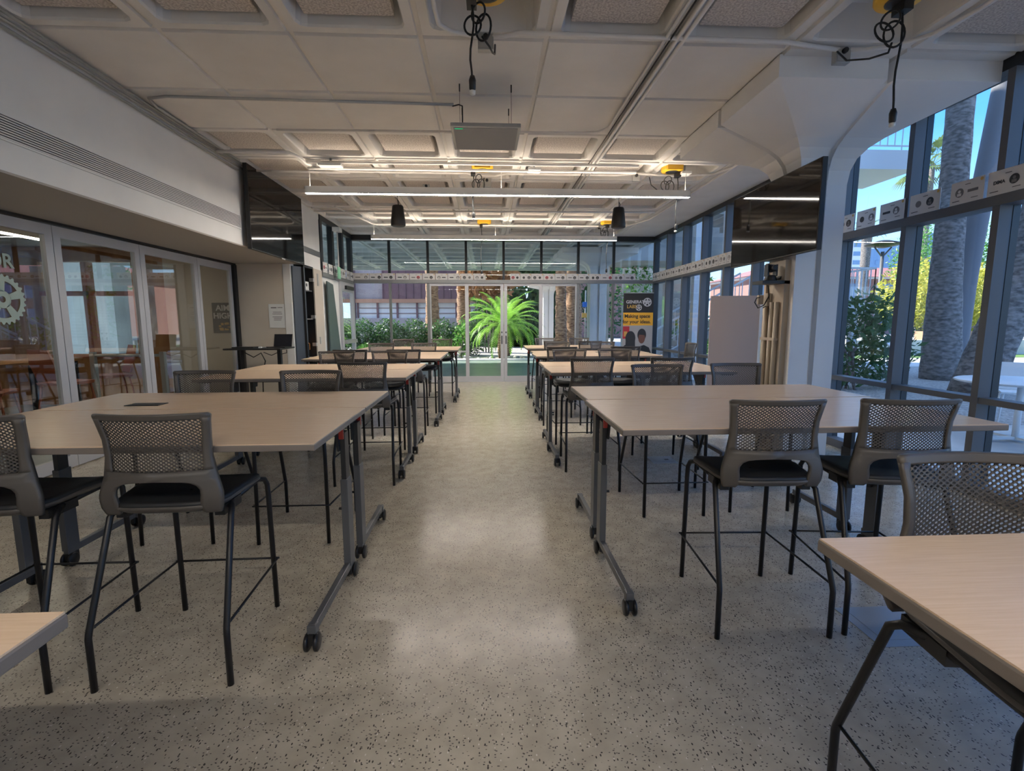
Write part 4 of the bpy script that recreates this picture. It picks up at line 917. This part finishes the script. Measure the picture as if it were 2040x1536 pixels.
# hedge in clumps beyond the patio
hedge_names = ['at the far left','second from the left','third from the left','left of the broad trunk','right of the broad trunk','next to the sago palm']
for k in range(6):
    x = -6.6+1.15*k
    bush('hedge_shrub', (x, 22.2+.2*(k%2), -.06), [((0,0,.85),(.75,.5,.80),1700),((.2,-.2,.45),(.7,.5,.5),300)], 'leafd', 'clipped dark green hedge shrub beyond the patio, %s' % hedge_names[k], grp='hedge beyond the patio', s=.14, seed=20+k)
for k, (x, y, h, sc) in enumerate(((-5.0,20.8,.6,.6),(-3.3,20.7,.45,.5),(-1.9,20.6,.8,.75),(-1.0,20.9,1.5,.7))):
    bush('broadleaf_plant', (x, y, -.06), [((0,0,h*.5),(sc*.6,sc*.5,h*.55),260)], 'leafm', ('bright low plant by the far left window corner','small bright plant before the clipped hedge','glossy plant at the foot of the broad palm trunk','tall climbing glossy plant left of the sago palm')[k], grp=None, s=.2, seed=40+k)

def frond(mb, base, az, el0, ln, droop, lw, n, rnd, width=.5, leafw=.02):
    """arched feather frond as rachis with paired leaflets"""
    p = Vector(base); el = el0; d0 = ln/n; side = Vector((-math.sin(az), math.cos(az), 0)); prev = p.copy()
    for i in range(n):
        f = i/n; d = Vector((math.cos(az)*math.cos(el), math.sin(az)*math.cos(el), math.sin(el))); q = p+d*d0; upv = side.cross(d)
        mb.add([p-side*leafw*.4, p+side*leafw*.4, q+side*leafw*.3, q-side*leafw*.3], [(0,1,2,3)])
        if f > .12:
            l = lw*math.sin(PI*min(1,(f*.9+.12)))**.6
            for s in (-1, 1):
                t = (side*s+d*.55-Vector((0,0,.18+.25*f))).normalized()
                mb.add([p, p+d*d0*.75, p+d*d0*.5+t*l*.55+upv*-.0, p+t*l+d*d0*.25], [(0,1,2,3)])
        p = q; el -= droop/n*(.5+f)
sg = empty('sago_palm', (.74, 20.6, 0), label='large bright green sago palm behind the sliding glass door', cat='palm')
MB().lathe([(.22,-.1),(.27,.2),(.25,.9),(.18,1.3),(0,1.38)], n=14, smooth=True).build('trunk', M['barkb'], sg)
rnd = random.Random(5)
for k in range(64):
    mb = MB(); az = k*2.399+rnd.uniform(-.1,.1); lvl = k/64
    frond(mb, (.1*math.cos(az),.1*math.sin(az),1.3), az, 1.42-1.5*lvl+rnd.uniform(-.1,.1), rnd.uniform(1.75,2.05), 1.5+.6*lvl, .24, 26, rnd, leafw=.03)
    mb.build('frond', M['sago'], sg, recalc=False)
rnd = random.Random(9)
s2 = empty('sago_palm', (-6.6, 20.9, -.05), label='small sago palm at the left end of the planting bed', cat='palm')
for k in range(26):
    mb = MB(); az = k*2.399; frond(mb, (0,0,.5), az, 1.3-1.2*k/26, 1.35, 1.3, .2, 18, rnd, leafw=.03); mb.build('frond', M['leafm'], s2, recalc=False)
MB().lathe([(.16,-.05),(.2,.3),(.1,.6),(0,.6)], n=10).build('trunk', M['barkb'], s2)

def trunk(name, pts, rad, m, label, crown=None, seed=1, knob=0, fans=26, fl=1.6):
    rnd = random.Random(seed); t = empty(name, pts[0], label=label, cat='palm tree'); b = Vector(pts[0]); mb = MB(); n = 20
    P_ = []; R2 = []
    segs = 26
    for i in range(segs+1):
        f = i/segs*(len(pts)-1); k = min(int(f), len(pts)-2); q = Vector(pts[k]).lerp(Vector(pts[k+1]), f-k)-b; P_.append(q)
        k2 = f/(len(pts)-1); rr2 = rad[0]+(rad[1]-rad[0])*min(1,k2*2.2) if k2 < .45 else rad[1]+(rad[2]-rad[1])*(k2-.45)/.55
        R2.append(rr2*(1+knob*(i % 2)))
    mb.tube(P_, R2, n); mb.build('trunk', M[m], t)
    if crown:
        cb = P_[-1]
        if crown == 'fan':
            for k in range(fans):
                az = k*2.399; el = 1.3-2.0*k/fans; l = fl*rnd.uniform(.8,1.1); f = MB()
                d = Vector((math.cos(az)*math.cos(el), math.sin(az)*math.cos(el), math.sin(el))); s = Vector((-math.sin(az), math.cos(az), 0)); e = cb+d*l*.55
                f.tube([cb, e], .02, 5)
                for j in range(-6, 7):
                    a = j*.2; dd = (d*math.cos(a)+s*math.sin(a)); tip = e+dd*l*.5-Vector((0,0,.25*l*abs(a)*.4+.12*l)); mid = e+dd*l*.25; sd_ = dd.cross(Vector((0,0,1))).normalized()*l*.035
                    f.add([e, mid+sd_, tip, mid-sd_], [(0,1,2,3)])
                f.build('frond', M['palm'], t, recalc=False)
        else:
            for k in range(fans):
                f = MB(); az = k*2.399; frond(f, cb, az, 1.3-1.5*k/fans, fl, 1.6, fl*.16, 18, rnd, leafw=.05); f.build('frond', M['palm'], t, recalc=False)
    return t
trunk('palm_tree', [(11.85,12.3,-.1),(11.75,12.35,2.5),(11.70,12.4,7),(11.9,12.4,13)], (.44,.29,.24), 'bark', 'thick rough palm trunk outside the nearest right window', 'fan', 2, .035)
trunk('palm_tree', [(12.75,13.0,-.1),(13.0,13.1,2.5),(13.5,13.1,7.5),(13.9,13.1,13)], (.34,.25,.24), 'smooth', 'smooth grey leaning trunk behind the thick palm', 'fan', 3, .0)
trunk('palm_tree', [(9.95,9.6,-.1),(10.5,9.6,1.6),(10.95,9.6,3.2),(11.35,9.6,6),(11.8,9.6,12)], (.40,.33,.30), 'bark', 'dark leaning palm trunk at the right edge of the photo', 'fan', 4, .035)
trunk('palm_tree', [(-2.5,23.6,-.1),(-2.5,23.6,3),(-2.5,23.6,8)], (.36,.27,.27), 'barkb', 'broad scaly palm trunk left of the sago palm', 'feather', 6, .12, 30, 2.6)
trunk('palm_tree', [(-1.1,25.0,-.1),(-1.1,25,3),(-1.1,25,7)], (.34,.30,.34), 'barkb', 'brown shaggy palm trunk just left of the sago palm', 'feather', 7, .16, 30, 2.6)
trunk('palm_tree', [(3.42,22.6,-.1),(3.38,22.6,3),(3.38,22.6,7)], (.28,.22,.24), 'barkb', 'scaly palm trunk right of the sliding door', 'feather', 8, .12, 26, 2.4)
trunk('palm_tree', [(4.25,24.2,-.1),(4.25,24.2,3),(4.25,24.2,7)], (.45,.34,.34), 'barkb', 'second scaly palm trunk right of the sliding door', 'feather', 10, .12, 26, 2.4)
trunk('palm_tree', [(44,49,-.1),(44,49,8),(44,49,16.6)], (.4,.3,.25), 'bark', 'distant fan palm against the sky in the upper right window', 'fan', 12, .0, 26, 3.2)
trunk('palm_tree', [(43,70,-.1),(44,70,8),(44.5,70,18)], (.4,.3,.25), 'bark', 'distant palm in front of the pale tower', 'feather', 13, 0, 20, 2.8)
trunk('palm_tree', [(34.0,44,-.1),(34.1,44,5),(34.1,44,9.3)], (.4,.35,.4), 'bark', 'short palm behind the balcony railing', 'feather', 14, 0, 20, 1.8)
# dry fronds mass behind the sago
bush('dry_palm_skirt', (.1, 24.5, -.05), [((0,0,3.6),(1.3,.8,1.2),700)], 'dead', 'brown dry palm foliage hanging above the sago palm', 'palm', s=.5, seed=50)
bush('garden_tree', (2.6, 30.5, -.05), [((0,0,3.4),(3.6,1.5,3.4),3600),((-1.0,0,1.0),(2.6,1,1.6),1400)], 'leafd', 'dark tree behind the sago palm', 'tree', s=.62, seed=51)
bush('garden_tree', (7.2, 30, -.05), [((0,0,3.2),(1.8,1.5,3.0),1300)], 'leafd', 'dark slender tree between the far columns and the banner', 'tree', s=.3, seed=52)
bush('garden_tree', (9.8, 25, -.05), [((0,0,4.8),(1.9,1.4,2.2),1100)], 'leafm', 'leafy tree above the banner outside', 'tree', s=.28, seed=53)
bush('garden_tree', (5.9, 19.3, -.05), [((0,0,2.6),(.6,.5,2.6),900)], 'leafm', 'climbing greenery behind the stair railings', 'tree', s=.18, seed=54)
bush('garden_tree', (8.2, 18.9, -.05), [((0,0,.9),(1.3,.4,.9),700)], 'leafm', 'bright shrubs below the outdoor stair', 'shrub', s=.16, seed=55)
bush('window_shrub', (8.1, 10.6, -.05), [((0,0,1.0),(.85,.6,1.05),900),((.9,.2,.8),(.7,.5,.85),600),((.3,-.1,1.75),(.6,.5,.45),260)], 'leafd', 'large dark green shrub outside right of the column', s=.17, seed=56)
for k, (x, y, z, r, m, lab) in enumerate(((22.5,24.5,2.8,2.2,'leafy','yellow green tree left of the thick palm trunk'),(27.2,25.5,2.9,2.1,'leafy','yellow green tree right of the thick palm trunk'),(33.0,27,3.4,2.8,'leafy','yellow green tree at the right photo edge'),(34,36,6.2,3.2,'leafm','pale green feathery tree behind the yellow trees'))):
    bush('garden_tree', (x,y,-.05), [((0,0,z),(r*1.1,r,r*.85),3600),((r*.6,-.4,z-.8),(r*.7,r*.6,r*.5),1000),((-r*.6,-.3,z-.6),(r*.7,r*.6,r*.5),1000)], m, lab, 'tree', 'garden trees', s=.24, seed=60+k)
ag = empty('agave_plant', (13.6,10.7,-.03), label='spiky blue green plant at the right edge outside', cat='plant'); mb = MB()
for k in range(60):
    az = k*2.399; el = 1.35-1.1*(k/60); d = Vector((math.cos(az)*math.cos(el), math.sin(az)*math.cos(el), math.sin(el))); s = Vector((-math.sin(az),math.cos(az),0))*.035; mb.add([-s, s, d*.6+s*.9, d*1.1, d*.6-s*.9], [(0,1,2,3,4)])
mb.build('leaves', M['leafm'], ag, recalc=False)

# building beyond the hedge
fb = empty('neighbour_building', (-6, 34, 0), label='low building with plum metal cladding and a band of windows beyond the hedge', cat='building')
MB().box(-9,8.0,0,6,0,1.7).box(-9,8.0,.3,6,2.95,8).build('wall', M['spk'], fb)
MB().box(-.9,8.0,.1,.3,2.95,8).box(-3.0,-2.7,-.1,.3,0,8).build('cladding', M['clad'], fb); MB().box(-9,8,.05,.3,2.72,2.97).build('window_head', M['terra'], fb)
cl = MB()
for k in range(18): cl.box(-.9+.5*k,-.84+.5*k,.02,.1,3.0,8)
cl.build('cladding_ribs', M['clad'], fb)
for k in range(8):
    x = -2.55+1.32*k; wn = MB().box(x,x+1.2,.35,.4,1.7,2.75).build('window', M['winl'], fb)
    MB().box(x-.12,x,.2,.4,1.7,2.75).box(x,x+1.2,.30,.36,2.0,2.04).box(x,x+1.2,.30,.36,2.35,2.39).build('glazing_bars', M['clad'], wn)
tag(MB().box(-8,-1.9,19.9,20.1,-.05,.28).build('planter_wall', M['terra']), 'low terracotta planter wall along the planting bed', 'wall')
mb = MB(); rnd = random.Random(77)
for k in range(40): x = rnd.uniform(-1.2,3.6); y = rnd.uniform(19.75,20.4); s = rnd.uniform(.06,.16); mb.lathe([(0,-s*.3),(s*.8,0),(s,s*.3),(s*.5,s*.7),(0,s*.75)], (x,y,-.02), 7)
tag(mb.build('river_stones', M['concrete']), 'pale stones edging the bed under the sago palm', 'stones', kind='stuff')

# stair with railings, landing, upper walkway
sr = empty('outdoor_stair', (4.85, 15.0, 0), label='white railed concrete stair rising to the right outside the right windows', cat='stair')
stp = MB(); k_ = 12
for k in range(k_): stp.box(.3*k,.3*k+.33,0,1.4,.165*k-.06 if k else -.06,.165*(k+1))
stp.build('steps', M['concrete'], sr)
def railing(p, q, n, h=1.0, par=None, name='railing', t=.035):
    b = MB(); p, q = Vector(p), Vector(q); U = Vector((0,0,1))
    b.bar(p+U*h, q+U*h, t*1.5, t*1.5); b.bar(p+U*.12, q+U*.12, t, t)
    for k in range(n+1): a = p.lerp(q, k/n); b.bar(a+U*(0 if k % 6 == 0 else .12), a+U*h, t*.6, t*.6)
    return b.build(name, M['white3'], par)
railing((.15,-.02,.1),(3.6,-.02,2.03),16,1.0,sr); railing((.15,1.4,.1),(3.6,1.4,2.03),16,1.0,sr)
ls = empty('stair_landing', (8.5,14.2,1.65), label='white landing slab with picket railing outside beside the column', cat='landing')
MB().box(0,2.95,0,2.2,0,.33).build('slab', M['white3'], ls); railing((.05,.05,.33),(2.9,.05,.33),20,1.0,ls); railing((2.9,.05,.33),(2.9,2.15,.33),12,1.0,ls)
MB().box(2.5,2.68,.3,.48,-1.7,0).box(.5,.68,.3,.48,-1.7,0).build('post', M['white3'], ls)
us = empty('upper_walkway', (9.9,13.6,5.55), label='high white walkway slab with railing at the top right windows', cat='walkway')
MB().box(-3.5,1.9,0,2.0,0,.5).build('slab', M['white3'], us); railing((-3.5,.05,.5),(1.85,.05,.5),26,1.0,us)
MB().box(-3.2,-3.0,.3,.5,-5.6,0).build('post', M['white3'], us)
fl = MB()
for k in range(14): fl.box(-3.5+.3*k,-3.2+.3*k,2.1,3.3,-.2-.19*k*1.0,-.02-.19*k*1.0)
fl.build('upper_stair', M['concrete'], us); railing((-3.4,2.1,0),(.7,2.1,-2.6),16,1.0,us)
struct(MB().box(5.6,9.0,20.3,20.5,-.05,3.6).box(4.9,5.1,20.6,21,0,5.5).build('wall_stair_enclosure', M['concrete']))
struct(MB().box(4.6,9.5,17.4,19.6,3.55,5.4).build('stair_bridge', M['concrete']))
wp = empty('white_post', (5.35,12.6,0), label='tall pale blue white post outside between the banner and the whiteboard', cat='post'); MB().box(-.09,.09,-.09,.09,-.05,5.5).build('post_shaft', M['white3'], wp); MB().box(-.14,.14,-.14,.14,-.05,.03).build('base_plate', M['white3'], wp)

# street lamp, sign pole, garden walls, far buildings
lm = empty('street_lamp', (22.3,27.5,0), label='dark disc topped street lamp seen over the landing', cat='street lamp')
MB().tube([(0,0,0),(0,0,5.3)], .09, 10).build('pole', M['mull'], lm); MB().lathe([(.1,5.5),(.85,5.65),(.9,5.72),(.3,5.9),(0,5.95)], n=24).build('lamp_disc', M['dark'], lm)
MB().tube([(0,0,5.0),(-.5,0,5.55)], .04, 6).tube([(0,0,5.0),(.5,0,5.55)], .04, 6).build('arms', M['mull'], lm)
sp = empty('sign_pole', (4.35,21.8,0), label='slim pole with blue and yellow signs beyond the patio', cat='sign')
MB().tube([(0,0,-.05),(0,0,2.8)], .03, 8).build('pole', M['gal'], sp); MB().box(-.14,.14,-.06,-.03,2.08,2.3).build('blue_sign', mat('sign_blue', (.03,.15,.6), .5), sp); MB().box(-.16,.16,-.06,-.03,1.62,1.82).build('yellow_sign', M['inky'], sp)
ps = empty('plant_sign', (8.15,9.55,0), label='small tilted plant label sign in front of the dark shrub', cat='sign'); MB().tube([(0,0,-.05),(0,0,.95)], .012, 6).build('stake', M['dark'], ps); MB().obox((0,-.02,.97), .24, .02, .14, Euler((-.9,0,0)).to_matrix()).build('plate', M['white3'], ps)
tag(MB().box(15.5,45,20.6,21.0,-.05,.62).build('garden_wall', M['pave']), 'long low pale garden wall across the path', 'wall')
tag(MB().box(20.8,25.0,22.6,23.2,-.05,.95).build('brick_planter', M['terra']), 'pinkish planter box with flowers behind the low wall', 'planter')
bb = empty('brick_building', (46,56,0), label='red brick building with a red roof beyond the trees', cat='building')
MB().box(-16,16,0,10,-.1,6.2).build('wall', M['brick'], bb); MB().box(-16.6,16.6,-.6,10.6,6.2,6.4).build('cornice', M['white3'], bb)
MB().loft([[(-17,-1,6.4),(17,-1,6.4),(17,11,6.4),(-17,11,6.4)],[(-12,4,7.9),(12,4,7.9),(12,6,7.9),(-12,6,7.9)]]).build('roof', M['roofr'], bb)
for zf in (1.2,4.0):
    for k in range(9):
        x = -14.5+3.4*k; wn = MB().box(x,x+1.9,-.06,.02,zf,zf+1.7).build('window', M['towerb'], bb); MB().box(x-.1,x,-.1,.02,zf,zf+1.7).box(x+1.9,x+2,-.1,.02,zf,zf+1.7).box(x+.9,x+1.0,-.1,.02,zf,zf+1.7).build('window_trim', M['white3'], wn)
rb = empty('brick_house', (9.8, 46, 0), label='red gabled building seen through the clerestory above the banner', cat='building')
MB().box(-4,7,0,8,0,6.5).build('wall', M['brick'], rb); MB().loft([[(-4.5,-.5,6.5),(7.5,-.5,6.5),(7.5,8.5,6.5),(-4.5,8.5,6.5)],[(-4.5,4,10.5),(7.5,4,10.5),(7.5,4.1,10.5),(-4.5,4.1,10.5)]]).build('roof', M['roofr'], rb); MB().bar((-4.6,-.6,6.5),(7.5,-.6,6.5),.25,.3).build('eaves_trim', M['white3'], rb)
def tower(x, y, wd, dp, h, m, lab):
    t = empty('tower_block', (x,y,0), label=lab, cat='building', group='distant tower blocks'); MB().box(0,wd,0,dp,0,h).build('wall', M[m], t); mb = MB()
    nf = int(h/3.4)
    for f in range(2, nf): 
        mb.box(wd*.12,wd*.32,-.15,0,3.4*f,3.4*f+1.6).box(wd*.60,wd*.82,-.15,0,3.4*f,3.4*f+1.6)
    mb.build('window_bands', M['towerb'], t)
tower(139,196,13,14,37,'tower','white tower block nearest the column in the right window')
tower(152,196,7,14,30,'towerb','blue tower block right of the white one')
tower(160,200,13,14,33,'towerb','blue grey tower block behind the street lamp')
tower(176,200,10,14,37,'towerb','blue tower block left of the thick palm trunk')
tower(187,200,10,14,32,'tower','pale tower block touching the thick palm trunk')
# outdoor furniture at the right edge
ot = empty('outdoor_table', (6.55,5.7,0), label='white outdoor table outside the nearest right window', cat='table'); MB().lathe([(.0,.70),(.62,.70),(.64,.715),(.62,.73),(0,.73)], n=28).build('table_top', M['white3'], ot); MB().tube([(0,0,0),(0,0,.70)], .035, 8).build('pedestal', M['white3'], ot); MB().bar((-.35,0,.015),(.35,0,.015),.06,.03).bar((0,-.35,.015),(0,.35,.015),.06,.03).build('foot', M['white3'], ot)
for k, (x, y, rz, lab) in enumerate(((6.25,5.0,-.9,'white metal outdoor chair in front of the outdoor table, nearest the glass'),(7.6,6.6,2.4,'white metal outdoor chair on the far side of the outdoor table'))):
    c = empty('outdoor_chair', (x,y,0), rz, lab, 'chair', 'outdoor chairs')
    MB().box(-.23,.23,-.22,.22,.43,.455).build('seat', M['white3'], c); MB().loft([[(-.23,-.22,.46),(.23,-.22,.46),(.23,-.2,.46),(-.23,-.2,.46)],[(-.22,-.3,.85),(.22,-.3,.85),(.22,-.28,.85),(-.22,-.28,.85)]]).build('backrest', M['white3'], c)
    for sx in (-.2,.2):
        for sy in (-.2,.2): MB().tube([(sx,sy,.44),(sx*1.15,sy*1.15,0)], .012, 6).build('leg', M['white3'], c)
